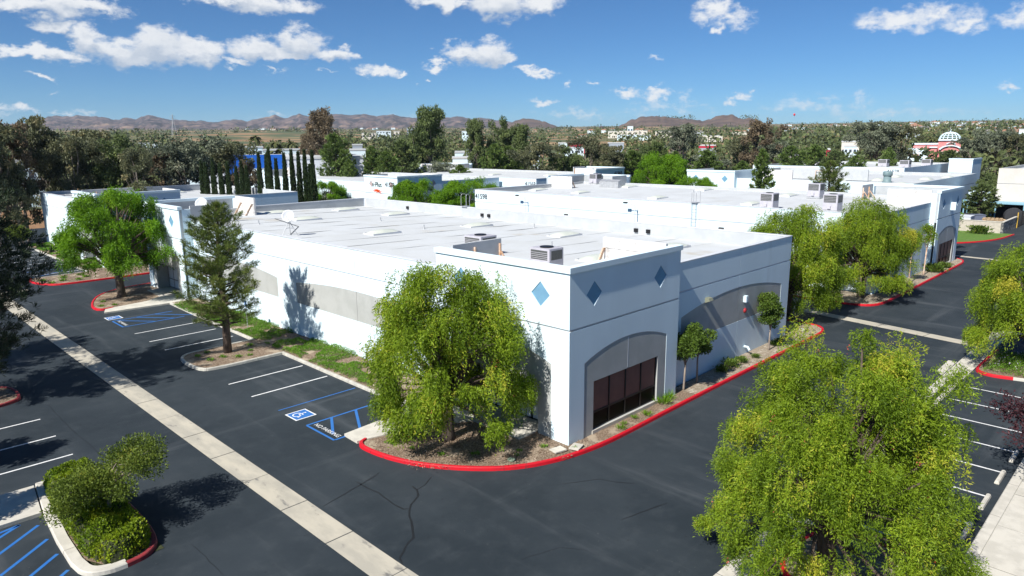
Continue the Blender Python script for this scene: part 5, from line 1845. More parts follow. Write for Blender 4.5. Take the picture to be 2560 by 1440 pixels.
for x, y in ((-6.1, 58.2), (-5.0, 58.9), (-3.8, 58.4), (-6.4, 60.2), (-4.6, 60.5), (-2.9, 59.4), (-3.0, 61.0)):
    little('weed', 'low weed on the far left island behind the drive', 'weed', tm_weed[int(-x * 10) % 2], x, y, 1.8, 'weeds on the far left island')
for i, (x, y, s) in enumerate(((44.4, -.3, 1.0), (54.2, -.35, 1.9), (57.5, -.4, 1.3), (42.0, -.2, 1.6))):
    little('shrub', ['small shrub by the staked trees', 'dense dark shrub beside the second tower', 'yellow-green shrub below the second shop window', 'shrub under the corner pepper tree of the second building'][i], 'shrub', tm_bush[i % 2], x, y, s)
for i, (x, y, s) in enumerate(((88.6, 3.0, 2.6), (87.8, 6.5, 2.2))):
    little('shrub', ['rounded shrub in front of the middle of the block wall', 'rounded shrub at the left end of the block wall'][i], 'shrub', tm_bush[i % 2], x, y, s)

# irrigation covers in the beds
for i, (x, y, lb) in enumerate(((-2.75, .75, 'round green valve cover in the corner bed beside the red kerb'), (25.0, .3, 'square pale valve cover in the bed at the end of the shaded wall'))):
    o = (MB().lathe([(.16, 0), (.16, .04), (.14, .05)], (0, 0, 0), 16) if i == 0 else MB().box(-.3, .3, -.2, .2, 0, .05)).build('valve_cover', mat('valve_green', (.22, .28, .2), rough=.7) if i == 0 else M_WALK)
    o.location = (x, y, .12)
    tag(o, lb, 'valve cover')


# ---------------------------------------------------------------- trees of the middle distance
def euc_meshes(H, R, seed, leaf, n_cl=64, n_lf=10000, lo_=.18, ls=(.34, .6), ws=(.15, .28), narrow=1.0, bark=M_BARKL):
    """Eucalyptus: loose irregular stack of drooping leaf clumps with sky gaps."""
    g = np.random.default_rng(seed)
    cl = []
    heads = [(g.normal(0, R * .35), g.normal(0, R * .35), g.uniform(.6, .97)) for _ in range(5)]
    for i in range(n_cl):
        if i < n_cl * .55:
            hx, hy, hf = heads[i % 5]
            f = hf - abs(g.normal(0, .13))
            x, y = hx + g.normal(0, R * .26), hy + g.normal(0, R * .26)
        else:
            f = g.uniform(lo_, .85)
            a, r = g.uniform(0, 2 * PI), R * math.sqrt(g.uniform(.1, 1)) * math.sin(PI * min(.95, f * .75 + .25)) ** .6
            x, y = r * math.cos(a), r * math.sin(a)
        cl.append((x * narrow, y * narrow, H * max(f, lo_), g.uniform(.5, 1.15) * H / 16, g.uniform(.45, 1.0) * H / 16))
    crown = clump_crown(cl, n_lf / n_cl, ls, ws, leaf, seed, up=-.35, shell=.42, tvar=.16)
    trunk = limbs([np.array(c[:3]) for c in cl[::3]], H, .018 * H, .35, 5, .5, seed).mesh('trunk', bark, True)
    return trunk, crown


EU = [euc_meshes(16, 4.6, 101, L_EUC), euc_meshes(16, 4.2, 102, L_EUCB), euc_meshes(16, 3.6, 103, L_EUCG, n_cl=84, n_lf=14000), euc_meshes(16, 5.2, 104, L_SILV), euc_meshes(16, 4.8, 105, L_EUC, n_cl=52), euc_meshes(16, 4.4, 106, L_EUCG, n_cl=70)]
PM = [pine_meshes(12, 3.2, 41, L_MPINE, 64, 9, 12, (.5, .85), (.14, .26), .12), pine_meshes(12, 2.6, 42, L_MPINE, 56, 9, 12, (.5, .85), (.14, .26), .12), pine_meshes(12, 3.6, 43, L_EUCG, 60, 9, 12, (.5, .9), (.16, .3), .08)]
CY = []
for s in (51, 52):
    g_ = np.random.default_rng(s)
    n_ = 3600
    f_ = g_.uniform(.01, 1, n_) ** .85
    r_ = .30 * np.sin(np.minimum(1, (1 - f_) * 1.25) * PI / 2) ** .8 * (.75 + .25 * np.minimum(f_ * 8, 1)) + .05
    a_ = g_.uniform(0, 2 * PI, n_)
    r_ = r_ * (1 + .15 * np.sin(a_ * 3 + f_ * 9)) * g_.uniform(.8, 1.05, n_)
    P_ = np.stack([r_ * np.cos(a_), r_ * np.sin(a_), f_ * 10 + .1], 1)
    D_ = unit(np.stack([np.cos(a_) * .35, np.sin(a_) * .35, np.ones(n_)], 1) + g_.normal(0, .15, (n_, 3)))
    CY.append((MB().tube([(0, 0, -.2), (0, 0, 5), (0, 0, 9.3)], [.16, .1, .02], 6).mesh('trunk', M_BARK), quads('crown', leaves(P_, D_, g_.uniform(.25, .42, n_), g_.uniform(.08, .14, n_), g_), L_CYP, g_.normal(.45, .2, n_))))


def at_tree(kind, name, label, px, ty, D, Hm, Wpx=None, Rm=None, group=None, seed=0):
    """A prototype scaled so that its top reaches photo row ty at distance D."""
    x, y = far_at(px, D)
    zb = float(tz(x, y))
    h = z_at(px, ty, D) - zb
    zs = np.empty(len(kind[1].vertices) * 3, dtype=np.float32)
    kind[1].vertices.foreach_get('co', zs)
    s = h / float(zs[2::3].max())
    t = plant(name, label, 'tree', kind[0], kind[1], (x, y, zb), seed * 1.7, 1.0, group)
    w = s
    if Wpx:
        c2 = 1 / (1 + ((px - 1280) / F) ** 2)
        w = max(.5 * s, min(1.8 * s, Wpx * c2 / F * D / (2 * Rm)))
    t.scale = (w, w, s)
    return t


k = 0
# row of eucalyptus behind the left building
for px, ty, D, e, wpx, lb in (
        (-40, 300, 112, 0, 190, 'tall dark eucalyptus at the extreme left of the tree row'), (35, 296, 116, 1, 150, 'ragged dark eucalyptus with a broken top at the left end of the row'),
        (100, 285, 122, 4, 150, 'tallest ragged eucalyptus at the left end of the row'), (165, 335, 118, 0, 140, 'dark eucalyptus behind the left white parapet'),
        (222, 318, 124, 4, 170, 'broad olive eucalyptus in the middle of the left row'), (285, 328, 120, 5, 150, 'wide green eucalyptus above the bright pepper tree'),
        (340, 365, 116, 0, 130, 'lower dark eucalyptus behind the bright pepper tree'), (395, 372, 126, 1, 130, 'brownish eucalyptus left of the cypresses'),
        (455, 345, 124, 3, 150, 'greyish silver eucalyptus above the white parapet corner'), (520, 335, 130, 3, 150, 'silver grey eucalyptus in front of the tan field'),
        (575, 352, 128, 0, 130, 'dark open-branched eucalyptus beside the blue facade'), (610, 395, 124, 1, 90, 'small brown eucalyptus in front of the blue facade'),
        (20, 400, 112, 4, 140, 'low dark eucalyptus behind the dark pines')):
    at_tree(EU[e], 'eucalyptus_tree', lb, px, ty, D, 16.2, wpx, 4.9, None, k)
    k += 1
for px, ty, D, e, wpx, lb in (
        (803, 262, 165, 1, 115, 'tall brown-leaved eucalyptus towering over the blue and white building'), (770, 330, 172, 1, 70, 'brown side crown left of the tall brown eucalyptus'),
        (1072, 258, 170, 2, 95, 'very tall dense green eucalyptus standing alone before the hills'), (1040, 300, 168, 5, 70, 'shorter shoulder tree against the very tall green eucalyptus'),
        (1095, 400, 158, 3, 80, 'grey-green bush at the foot of the very tall eucalyptus'), (1190, 292, 182, 2, 70, 'tall green eucalyptus left of the twin crowns'),
        (1250, 286, 186, 5, 80, 'tall rounded eucalyptus beside the twin crowns'), (1300, 305, 176, 2, 70, 'olive eucalyptus at the right of the twin crowns'),
        (1345, 352, 150, 0, 110, 'grey bushy eucalyptus above the white roof ladder'), (1410, 358, 152, 5, 100, 'greyish eucalyptus behind the boxed corner tower'),
        (1470, 338, 166, 0, 90, 'dark ragged eucalyptus near the red-roofed shops'), (1530, 362, 158, 4, 80, 'silver eucalyptus right of the boxed tower'),
        (1620, 360, 188, 5, 90, 'green tree left of the dark round eucalyptus'), (1710, 305, 210, 3, 95, 'dark grey round eucalyptus standing out below the brown hill'),
        (1800, 395, 170, 3, 90, 'twiggy silver tree behind the diamond tower'), (1895, 292, 190, 1, 110, 'tall ragged eucalyptus right of the brown hills'),
        (1850, 340, 196, 0, 80, 'grey-green eucalyptus left of the tall ragged one'), (1940, 350, 188, 3, 90, 'grey eucalyptus behind the far white roofs'),
        (2190, 298, 225, 3, 130, 'large grey silver-leaved tree left of the pink building'), (2250, 310, 228, 0, 90, 'dark side of the large grey tree by the pink building'),
        (2440, 335, 232, 3, 110, 'silvery spreading tree in front of the pink building dome'), (2500, 318, 238, 3, 110, 'tall grey tree at the right behind the beige building'),
        (2550, 330, 236, 0, 90, 'grey tree at the far right edge'), (2490, 430, 150, 5, 80, 'round green tree beside the beige building')):
    at_tree(EU[e], 'eucalyptus_tree', lb, px, ty, D, 16.2, wpx, 4.9, None, k)
    k += 1
for px, ty, D, e, wpx, lb in (
        (838, 328, 150, 0, 90, 'tall green pine in front of the tall brown eucalyptus'), (868, 395, 146, 1, 60, 'smaller pine right of the tall green pine'),
        (930, 362, 150, 1, 70, 'pointed pine left of the grey building wall'), (965, 375, 148, 0, 80, 'green pine above the cream building'), (1005, 345, 156, 2, 90, 'broad pine left of the very tall eucalyptus'),
        (1150, 410, 150, 1, 80, 'low green pine behind the cream building roof'), (1235, 355, 158, 0, 70, 'light green pine in front of the twin crowns'), (1275, 362, 160, 0, 75, 'light green pine right of the first light pine'),
        (1580, 372, 160, 0, 90, 'dark green pine behind the bright dense tree'), (1640, 350, 168, 2, 80, 'green pine above the bright dense tree'), (1690, 375, 165, 1, 70, 'narrow pine between grey trees'),
        (1770, 372, 162, 0, 80, 'green pine behind the diamond tower parapet'), (1860, 400, 165, 1, 70, 'pine behind the ragged eucalyptus row'), (1912, 368, 112, 1, 75, 'loose pine standing between the second and third roofs'),
        (1985, 362, 175, 0, 90, 'green pine at the left of the far pine row'), (2040, 358, 180, 0, 90, 'green pine in the middle of the far pine row'), (2090, 372, 178, 2, 80, 'pine in front of the cream house'),
        (2145, 385, 176, 0, 70, 'pine at the right of the far pine row'), (2225, 365, 185, 1, 60, 'light green young pine below the large grey tree'), (2380, 372, 212, 2, 80, 'green tree in front of the pink building wall'),
        (2470, 455, 128, 2, 90, 'green tree at the end of the drive beside the beige building')):
    at_tree(PM[e], 'pine_tree', lb, px, ty, D, 12.2, wpx, 3.2, None, k)
    k += 1
for i, (px, ty) in enumerate(((496, 404), (506, 408), (525, 398), (543, 410), (562, 406), (583, 418), (597, 404), (609, 416), (642, 384), (661, 388), (668, 372), (685, 398), (706, 384), (725, 376), (742, 382), (758, 376), (769, 412), (777, 378))):
    x, y = far_at(px, 108 - i * .7)
    t = plant('cypress_tree', 'slim dark column cypress in the row before the blue and white building', 'tree', *CY[i % 2], (x, y, 0), i, 1.0, 'column cypresses in a row')
    z = z_at(px, ty, 108 - i * .7)
    t.scale = (1.0, 1.0, z / 10.2)


# palms
def palm_mesh(seed):
    g = np.random.default_rng(seed)
    V = []
    for i in range(26):
        a, e = g.uniform(0, 2 * PI), g.uniform(-.5, 1.0)
        d = np.array([math.cos(a), math.sin(a)])
        pts = [np.array([*(d * s * 2.4 * math.cos(e * .6)), 8 + 2.2 * (e * s - .8 * s * s)]) for s in np.linspace(0, 1, 6)]
        side = np.array([-d[1], d[0], 0])
        for p, q, w, w2 in zip(pts[:-1], pts[1:], (.15, .4, .45, .4, .25), (.4, .45, .4, .25, .03)):
            V.append([p - side * w, p + side * w, q + side * w2, q - side * w2])
    return MB().tube([(0, 0, -.3), (.1, 0, 4), (0, 0, 8.1)], [.28, .22, .2], 7).mesh('trunk', M_BARKL), quads('crown', np.array(V), L_PALM, g.uniform(.2, .9, len(V)))


PAL = palm_mesh(3)
for i, (px, ty, D) in enumerate(((638, 338, 330), (687, 352, 270), (728, 352, 280), (955, 378, 175), (690, 372, 190), (2330, 342, 330), (2345, 340, 335), (2360, 345, 330), (2555, 345, 260))):
    t = at_tree(PAL, 'palm_tree', ['single fan palm beside the red-roofed house', 'stout palm behind the long white shops', 'stout palm right of its neighbour behind the white shops', 'thin palm in front of the grey wall with a blue diamond', 'palm above the blue facade', 'palm left of the pink dome', 'middle palm left of the pink dome', 'palm nearest the pink dome', 'palm at the far right edge behind the grey trees'][i], px, ty, D, 9.5, None, None, None, i)
    t.scale = (t.scale[2] * .9,) * 2 + (t.scale[2],)

# ---------------------------------------------------------------- buildings of the middle distance
M_CREAM = mat('cream_wall', (.66, .62, .54), rough=.9)
M_BLUEW = mat('blue_metal_facade', (.012, .10, .46), (.015, .12, .50), .5, .5)
M_PINK = mat('pink_stucco', (.62, .23, .22), (.57, .21, .20), .5, .9)
M_TILE = mat('clay_roof', (.36, .19, .12), (.28, .15, .10), 1.5, .9)
M_GREYB = mat('grey_blue_wall', (.33, .37, .42), rough=.9)
M_WIN = mat('far_window_glass', (.06, .07, .085), rough=.2, spec=.4)
M_DKRED = mat('dark_red_awning', (.42, .02, .05), rough=.7)


def far_box(name, label, px0, px1, ytop, D, depth, hb, wall, roof=None, rot=None, windows=0, cat='building', group=None, band=None):
    """Flat-roofed building between photo columns px0..px1 at distance D with its roof edge on photo row ytop."""
    x0, y0 = far_at(px0, D)
    x1, y1 = far_at(px1, D)
    cx, cy = (x0 + x1) / 2, (y0 + y1) / 2
    w = math.hypot(x1 - x0, y1 - y0)
    zt = z_at((px0 + px1) / 2, ytop, D)
    zb = min(float(tz(cx, cy)), zt - hb) - .5
    t = thing(name, label, cat, (cx, cy, zb), math.atan2(y1 - y0, x1 - x0) if rot is None else rot, group)
    h = zt - zb
    MB().box(-w / 2, w / 2, 0, depth, 0, h - .5).build('wall', wall, t)
    MB().box(-w / 2 - .15, w / 2 + .15, -.15, depth + .15, h - .5, h).build('roof', roof or M_ROOF, t)
    if band:
        MB().box(-w / 2 - .05, w / 2 + .05, -.06, 0, h - 1.6, h - .6).build('fascia', band, t)
    for k in range(windows):
        a = -w / 2 + (k + .5) * w / windows
        ww = w / windows * .28
        MB().box(a - ww, a + ww, -.08, -.01, h - hb * .62, h - hb * .36).build('window', M_WIN, t)
    return t


# blue and white building behind the cypresses
x0, y0 = far_at(627, 150)
bw = far_box('office_building', 'long building with a bright blue glass-fronted bay behind the cypresses', 500, 905, 392, 152, 34, 11, mat('bluish_white_wall', (.60, .63, .68), rough=.9), M_ROOF)
Lw = 2 * abs(bw.children[0].bound_box[0][0])
hh = bw.children[0].bound_box[1][2] + .5
fx = lambda px: (px - 702.5) / (905 - 500) * Lw
for a, b, z0_, z1_ in ((560, 700, hh - 6.0, hh - .02), (575, 612, 0, hh - 6.05), (628, 668, 0, hh - 6.05), (520, 560, 0, 3.0), (735, 752, .5, 4.5)):
    MB().box(fx(a), fx(b), -.35, -.01, z0_, z1_).build('blue_panel', M_BLUEW, bw)
for a in (655, 668):
    MB().box(fx(a), fx(a + 9), -.42, -.355, 2.6, hh - 6.1).build('window', M_GLD, bw)
MB().add([(fx(885), -.02, hh - 5.0), (fx(888.5), -.02, hh - 3.8), (fx(885), -.02, hh - 2.6), (fx(881.5), -.02, hh - 3.8)], [(0, 1, 2, 3)]).build('diamond_inset', M_BLUEW, bw)

BOXES = [
    (592, 655, 366, 255, 4, M_STUC, 4, 'white flat building left of the palms'), (655, 785, 372, 245, 5, M_STUC, 8, 'long white shop row in front of the palms'),
    (345, 372, 357, 620, 7, M_STUC, 3, 'small white shed below the tan field'), (380, 412, 357, 610, 7, M_STUC, 3, 'white building half hidden by eucalyptus below the tan field'),
    (873, 912, 372, 235, 6, M_STUC, 3, 'white house-like building right of the tall green pine'), (880, 905, 360, 260, 6, M_GREYB, 2, 'grey building behind the white house-like one'),
    (942, 978, 327, 1000, 5, M_STUC, 5, 'white office block far off on the plain'), (985, 1000, 328, 1000, 10, M_CREAM, 3, 'pale block right of the far office'),
    (905, 940, 332, 900, 8, M_CREAM, 4, 'cream shed row on the plain'), (1018, 1042, 319, 1300, 12, M_GREYB, 6, 'tall glass office block beneath the hills'),
    (1130, 1182, 392, 205, 5, M_STUC, 4, 'white flat roof between the tall eucalyptus trees'), (1136, 1160, 378, 225, 5, M_STUC, 2, 'white peaked store between the eucalyptus trees'),
    (1165, 1186, 366, 300, 6, M_GREYB, 3, 'bluish building between the eucalyptus trees'), (1155, 1172, 327, 760, 7, M_STUC, 2, 'white house on the brown rise'),
    (1290, 1325, 362, 330, 5, M_STUC, 3, 'white building right of the twin crowns'), (1300, 1350, 372, 300, 4, M_STUC, 3, 'low white building in front of the first'),
    (1396, 1418, 356, 420, 6, M_STUC, 2, 'white end of the red-roofed shops'), (1418, 1462, 354, 425, 7, M_DKRED, 4, 'dark red fronted shops below the brown slope'), (1412, 1460, 368, 380, 5, M_STUC, 6, 'white office with small windows below the red shops'),
    (1520, 1618, 327, 820, 5, M_CREAM, 8, 'long cream warehouse on the rise'), (1543, 1600, 336, 700, 5, M_STUC, 6, 'long white building with arched bays on the rise'), (1600, 1626, 336, 690, 5, M_STUC, 3, 'white block at the end of the arched building'),
    (1638, 1685, 328, 760, 7, M_CREAM, 5, 'cream two-storey office on the rise'), (1568, 1582, 315, 1100, 12, M_STUC, 2, 'white tower house on the rise'),
    (1735, 1760, 330, 900, 11, mat('blue_roof_wall', (.5, .55, .6), rough=.8), 3, 'white building with a blue roof left of the ragged eucalyptus'), (1755, 1770, 338, 640, 8, M_CREAM, 2, 'cream building below the blue roof'), (1772, 1806, 338, 640, 6, M_CREAM, 3, 'long cream building below the blue roof'),
    (1748, 1792, 362, 380, 8, M_GREYB, 4, 'grey-blue store with red awning'), (1520, 1560, 356, 400, 6, M_GREYB, 3, 'purple-grey shop behind the orange tree'),
    (2105, 2150, 352, 330, 10, M_CREAM, 4, 'cream house among pines left of the large grey tree'), (2112, 2145, 364, 300, 4, M_STUC, 3, 'white lower wing of the cream house'), (2068, 2078, 371, 250, 3, M_DKRED, 1, 'small red shed among the pines'),
    (1975, 1998, 384, 215, 3, M_CREAM, 1, 'tan roofed kiosk among the far pines'), (2545, 2575, 322, 420, 16, M_STUC, 3, 'white three-storey house at the far right'),
    (118, 150, 338, 780, 7, M_GREYB, 3, 'bluish roofed factory seen through the left trees'), (165, 215, 345, 640, 7, M_GREYB, 4, 'grey roofed factory behind the left trees'), (30, 100, 400, 180, 6, M_STUC, 3, 'white wall glimpsed through the left eucalyptus row'), (440, 500, 412, 160, 5, M_STUC, 3, 'white wall glimpsed behind the left cypresses'),
]
for i, (a, b, yt, D, hb, wm, nw, lb) in enumerate(BOXES):
    far_box('commercial_building', lb, a, b, yt, D, max(8, D * .03), hb, wm, M_TILE if wm is M_CREAM and i % 3 == 0 else M_ROOF, windows=nw, band=M_DKRED if 'awning' in lb else None)


# gabled houses
def house_parts(w, d, h, rh, wall, roofm):
    wl = MB().box(-w / 2, w / 2, -d / 2, d / 2, -1, h).mesh('wall', wall)
    rf = MB().add([(-w / 2 - .5, -d / 2 - .5, h), (w / 2 + .5, -d / 2 - .5, h), (w / 2 + .5, d / 2 + .5, h), (-w / 2 - .5, d / 2 + .5, h), (-w / 2 + d * .25, 0, h + rh), (w / 2 - d * .25, 0, h + rh)],
                  [(0, 1, 5, 4), (1, 2, 5), (2, 3, 4, 5), (3, 0, 4), (0, 3, 2, 1)]).mesh('roof', roofm)
    wn = MB()
    for s in (-.28, .28):
        wn.box(s * w - .8, s * w + .8, -d / 2 - .06, -d / 2 - .01, h * .35, h * .8)
    return wl, rf, wn.mesh('window', M_GLD)


HS = [house_parts(16, 11, 5.5, 2.6, M_CREAM, M_TILE), house_parts(14, 10, 5.8, 2.4, M_STUC, M_TILE), house_parts(18, 12, 3.6, 2.6, mat('tan_wall', (.5, .42, .33), rough=.9), M_TILE), house_parts(15, 10, 5.6, 2.2, M_STUC, mat('grey_roof', (.24, .22, .21), rough=.9))]


def house(px, D, k, rz, label, group, s=1.0):
    x, y = far_at(px, D)
    zb = float(tz(x, y))
    if D > 400:
        zb += 10 * noise.noise(Vector((x / 420, y / 420, 3))) * min((D - 330) / 900, 1)
    t = thing('house', label, 'house', (x, y, zb), rz, group, s)
    for nm, me in zip(('wall', 'roof', 'window'), HS[k]):
        link(nm, me, t)
    return t


house(662, 360, 0, .5, 'white house with a red gabled roof at the edge of the tan field', None, .8)
gh = random.Random(7)
for i in range(150):
    zone = gh.random()
    if zone < .5:
        px, D = gh.uniform(2210, 2620), gh.uniform(620, 2200)
        g, lb = 'houses on the right-hand slope', 'small tan-roofed house among trees on the slope to the right'
    elif zone < .7:
        px, D = gh.uniform(1950, 2210), gh.uniform(1500, 2600)
        g, lb = 'rows of houses on the far right plain', 'far pale house in the rows on the plain below the clear horizon'
    elif zone < .88:
        px, D = gh.uniform(620, 1100), gh.uniform(3600, 4700)
        g, lb = 'houses at the foot of the left hills', 'tiny white house scattered at the foot of the left hills'
    else:
        px, D = gh.uniform(1290, 1900), gh.uniform(900, 2200)
        g, lb = 'houses on the middle plain', 'small far house on the plain below the brown hills'
    house(px, D, gh.randrange(4), gh.uniform(0, 3), lb, g, gh.uniform(.65, .95) * (1.7 if D > 3000 else 1))

# pink building with the lattice dome
x, y = far_at(2352, 292)
zb = float(tz(x, y))
rzp = math.atan2(far_at(2420, 292)[1] - far_at(2290, 292)[1], far_at(2420, 292)[0] - far_at(2290, 292)[0])
pk = thing('pink_building', 'pink shopping building with white cornices and an open white lattice dome', 'building', (x, y, zb), rzp)
zp = lambda yy: z_at(2352, yy, 292) - zb
sx_ = lambda px: (px - 2352) / F * 292 * .73
MB().box(sx_(2284), sx_(2372), 0, 18, 0, zp(361)).build('wall', M_PINK, pk)
MB().box(sx_(2284) - .3, sx_(2372), -.4, 18, zp(361), zp(358.5)).build('cornice', M_STUC, pk)
MB().box(sx_(2347), sx_(2402), -2, 16, 0, zp(351.5)).build('tower_wall', M_PINK, pk)
MB().box(sx_(2346), sx_(2403), -2.5, 16.5, zp(351.5), zp(349)).build('cornice', M_STUC, pk)
MB().box(sx_(2272), sx_(2313), -5, 0, 0, zp(370)).build('white_wing', M_STUC, pk)
MB().box(sx_(2312), sx_(2324), -5.2, -.2, 0, zp(371)).build('white_pier', M_STUC, pk)
MB().box(sx_(2327), sx_(2345), -4.2, 0, 0, zp(369)).build('pink_bay', M_PINK, pk)
MB().box(sx_(2326), sx_(2346), -4.6, 0, zp(369), zp(367)).build('cornice', M_STUC, pk)
MB().box(sx_(2278), sx_(2303), -5.1, -5.01, zp(394), zp(388)).build('window', M_GLD, pk)
MB().box(sx_(2279), sx_(2302), -5.15, -5.01, zp(388), zp(385)).build('awning', mat('salmon_awning', (.6, .3, .2), rough=.8), pk)
ap = arc_pts(-1.6, 1.6, 2.5, 3.9, 9)
o = MB().slab([(-1.6, 0), (1.6, 0)] + ap[::-1], [], -5.3, -5.21, lambda s, z, d: (sx_(2318) + s * .8, d, z)).build('arched_door', M_FRAME, pk)
for r0_, r1_, zc in ((3.6, 3.0, zp(377)), (1.5, 1.15, zp(362))):
    a = [(r0_ * math.cos(t), r0_ * math.sin(t) * .55) for t in np.linspace(.25, PI - .25, 12)]
    b = [(r1_ * math.cos(t), r1_ * math.sin(t) * .55) for t in np.linspace(.25, PI - .25, 12)]
    MB().slab(a + b[::-1], [], -2.6, -2.01, lambda s, z, d: (sx_(2378) + s, d, zc + z)).build('white_arch', M_STUC, pk)
MB().box(sx_(2378) - 3, sx_(2378) + 3, -2.05, -2.01, 0, zp(378)).build('recess', M_CREAM, pk)
dc, dr = (sx_(2374.5), 6.5, zp(349)), (2402 - 2348) / 2 / F * 292 * .73
dome = None
for k in range(14):
    a = 2 * PI * k / 14
    o = MB().tube([(dc[0] + dr * math.cos(e) * math.cos(a), dc[1] + dr * math.cos(e) * math.sin(a), dc[2] + .78 * dr * math.sin(e)) for e in np.linspace(0, PI / 2, 8)], .12, 5).build('dome_rib', M_STUC, pk)
for e in (0.02, .3, .6, .9, 1.2):
    MB().tube([(dc[0] + dr * math.cos(e) * math.cos(a), dc[1] + dr * math.cos(e) * math.sin(a), dc[2] + .78 * dr * math.sin(e)) for a in np.linspace(0, 2 * PI, 25)], .11, 5).build('dome_ring', M_STUC, pk)
MB().tube([(dc[0], dc[1], dc[2] + .75 * dr), (dc[0], dc[1], dc[2] + .95 * dr)], .12, 6).build('finial', M_STUC, pk)

# electricity pylon on the plain and the little red balloon
x, y = far_at(437, 1500)
zb = float(tz(x, y))
t = thing('electricity_pylon', 'thin grey lattice pylon on the plain left of the cypresses', 'pylon', (x, y, zb))
for a, b in ((-1, -1), (-1, 1), (1, -1), (1, 1)):
    MB().tube([(a * 4, b * 4, 0), (a * 1, b * 1, 26), (0, 0, 40)], .3, 4).build('leg', M_METAL, t)
for z, w in ((24, 9), (30, 7), (35, 5)):
    MB().tube([(-w, 0, z), (0, 0, z + 2), (w, 0, z)], .25, 4).build('cross_arm', M_METAL, t)
v = ray(1986, 287)
p = CAM + v * 1400
t = thing('hot_air_balloon', 'tiny red balloon floating above the far right plain', 'balloon', tuple(p))
MB().lathe([(.3, -2.4), (1.2, -1.2), (1.9, .3), (1.7, 1.4), (.9, 2.2), (.1, 2.4)], (0, 0, 0), 16).build('envelope', mat('balloon_red', (.6, .04, .05), rough=.6), t, smooth=True)
MB().box(-.3, .3, -.3, .3, -3.4, -2.9).build('basket', M_WOOD, t)
for s in (-1, 1):
    MB().tube([(s * .25, 0, -2.9), (s * .3, 0, -2.3)], .03, 4).build('rope', M_BLACK, t)

# ---------------------------------------------------------------- distant trees as one mass
g = np.random.default_rng(77)
Q, TT = [], []


def far_clump(x, y, zb, h, w, n, tone):
    d = unit(g.normal(size=(n, 3)))
    P = np.array([x, y, zb + h * .5]) + d * (g.uniform(.3, 1, n) ** .5)[:, None] * [w / 2, w / 2, h * .5]
    s = h * (.17 if n > 60 else .26 if n > 20 else .34)
    Q.append(leaves(P, unit(d * .6 + g.normal(0, .6, (n, 3))), g.uniform(.7, 1.3, n) * s, g.uniform(.5, 1.0, n) * s * .8, g))
    TT.append(np.full(n, tone) + g.normal(0, .13, n))


def gz(x, y, D):
    zb = float(tz(x, y))
    if D > 330:
        zb += min((D - 330) / 900, 1) * 10 * noise.noise(Vector((x / 420, y / 420, 3)))
    return zb


cnt = 0
while cnt < 6500:
    D = 210 * (5200 / 210) ** (g.uniform(0, 1) ** .75)
    px = g.uniform(-500, 3060)
    x, y = far_at(px, D)
    m_ = noise.noise(Vector((x / 90 + 3, y / 90, 1))) + .6 * noise.noise(Vector((x / 300, y / 300, 5)))
    # dry fields stay open
    if 320 < px < 800 and 420 < D < 1350 and m_ < .32:
        continue
    if 1120 < px < 1560 and 330 < D < 720 and m_ < .30:
        continue
    if m_ < -.32:
        continue
    h = g.uniform(5, 11) * (1.25 if D > 1500 else 1)
    far_clump(x, y, gz(x, y, D) - .5, h, h * g.uniform(.8, 1.5), 90 if D < 420 else 34 if D < 800 else (14 if D < 1800 else 8), g.normal(.42, .17))
    cnt += 1
o = link('distant_trees', quads('distant_trees', np.concatenate(Q), L_FAR, np.concatenate(TT)))
tag(o, 'hazy mass of distant trees covering the plain to the foot of the hills', 'trees', kind='stuff')


# ---------------------------------------------------------------- hills
def hills(name, sky_line, D0, depth, material, seed, rough=1.0, pad=True):
    """Hill range: crest follows the photographed sky line at distance D0, spurs run down toward the plain."""
    xs = np.array([p[0] for p in sky_line], float)
    ys = np.array([p[1] for p in sky_line], float)
    cols = np.arange(xs[0], xs[-1] + 1, 3.5)
    rows = 40
    V = []
    for c in cols:
        yy = np.interp(c, xs, ys)
        for r in range(rows + 8):
            s = r / rows                                # 0 foot .. 1 crest .. beyond = back slope
            D = D0 - depth + depth * s
            x, y = far_at(c, D)
            base = gz(x, y, D) - 6
            top = z_at(c, yy, D0) + 7 * noise.fractal(Vector((c / 14, seed, 0)), 1.0, 2.0, 4)
            if s <= 1:
                f = s ** 1.15 * (.75 + .25 * s)
                sp = noise.ridged_multi_fractal(Vector((x / 520, y / 520, seed)), 1.0, 2.0, 6, 1.0, 2.0) - 1.1
                z = base + (top - base) * f + (sp * .20 + .10 * (noise.ridged_multi_fractal(Vector((x / 170, y / 170, seed + 4)), 1.0, 2.1, 4, 1.0, 2.0) - 1.1)) * (top - base) * rough * math.sin(PI * min(s, 1)) ** .7
                z = min(z, base + (top - base) * (f + .28 * (1 - s)))
            else:
                z = top - (s - 1) * depth * .22
            V.append((x, y, z))
    R_ = rows + 8
    n = len(cols)
    q = [(i * R_ + j, (i + 1) * R_ + j, (i + 1) * R_ + j + 1, i * R_ + j + 1) for i in range(n - 1) for j in range(R_ - 1)]
    me = bpy.data.meshes.new(name)
    me.from_pydata(V, [], q)
    me.shade_smooth()
    me.materials.append(material)
    o = link(name, me)
    o['kind'] = 'structure'


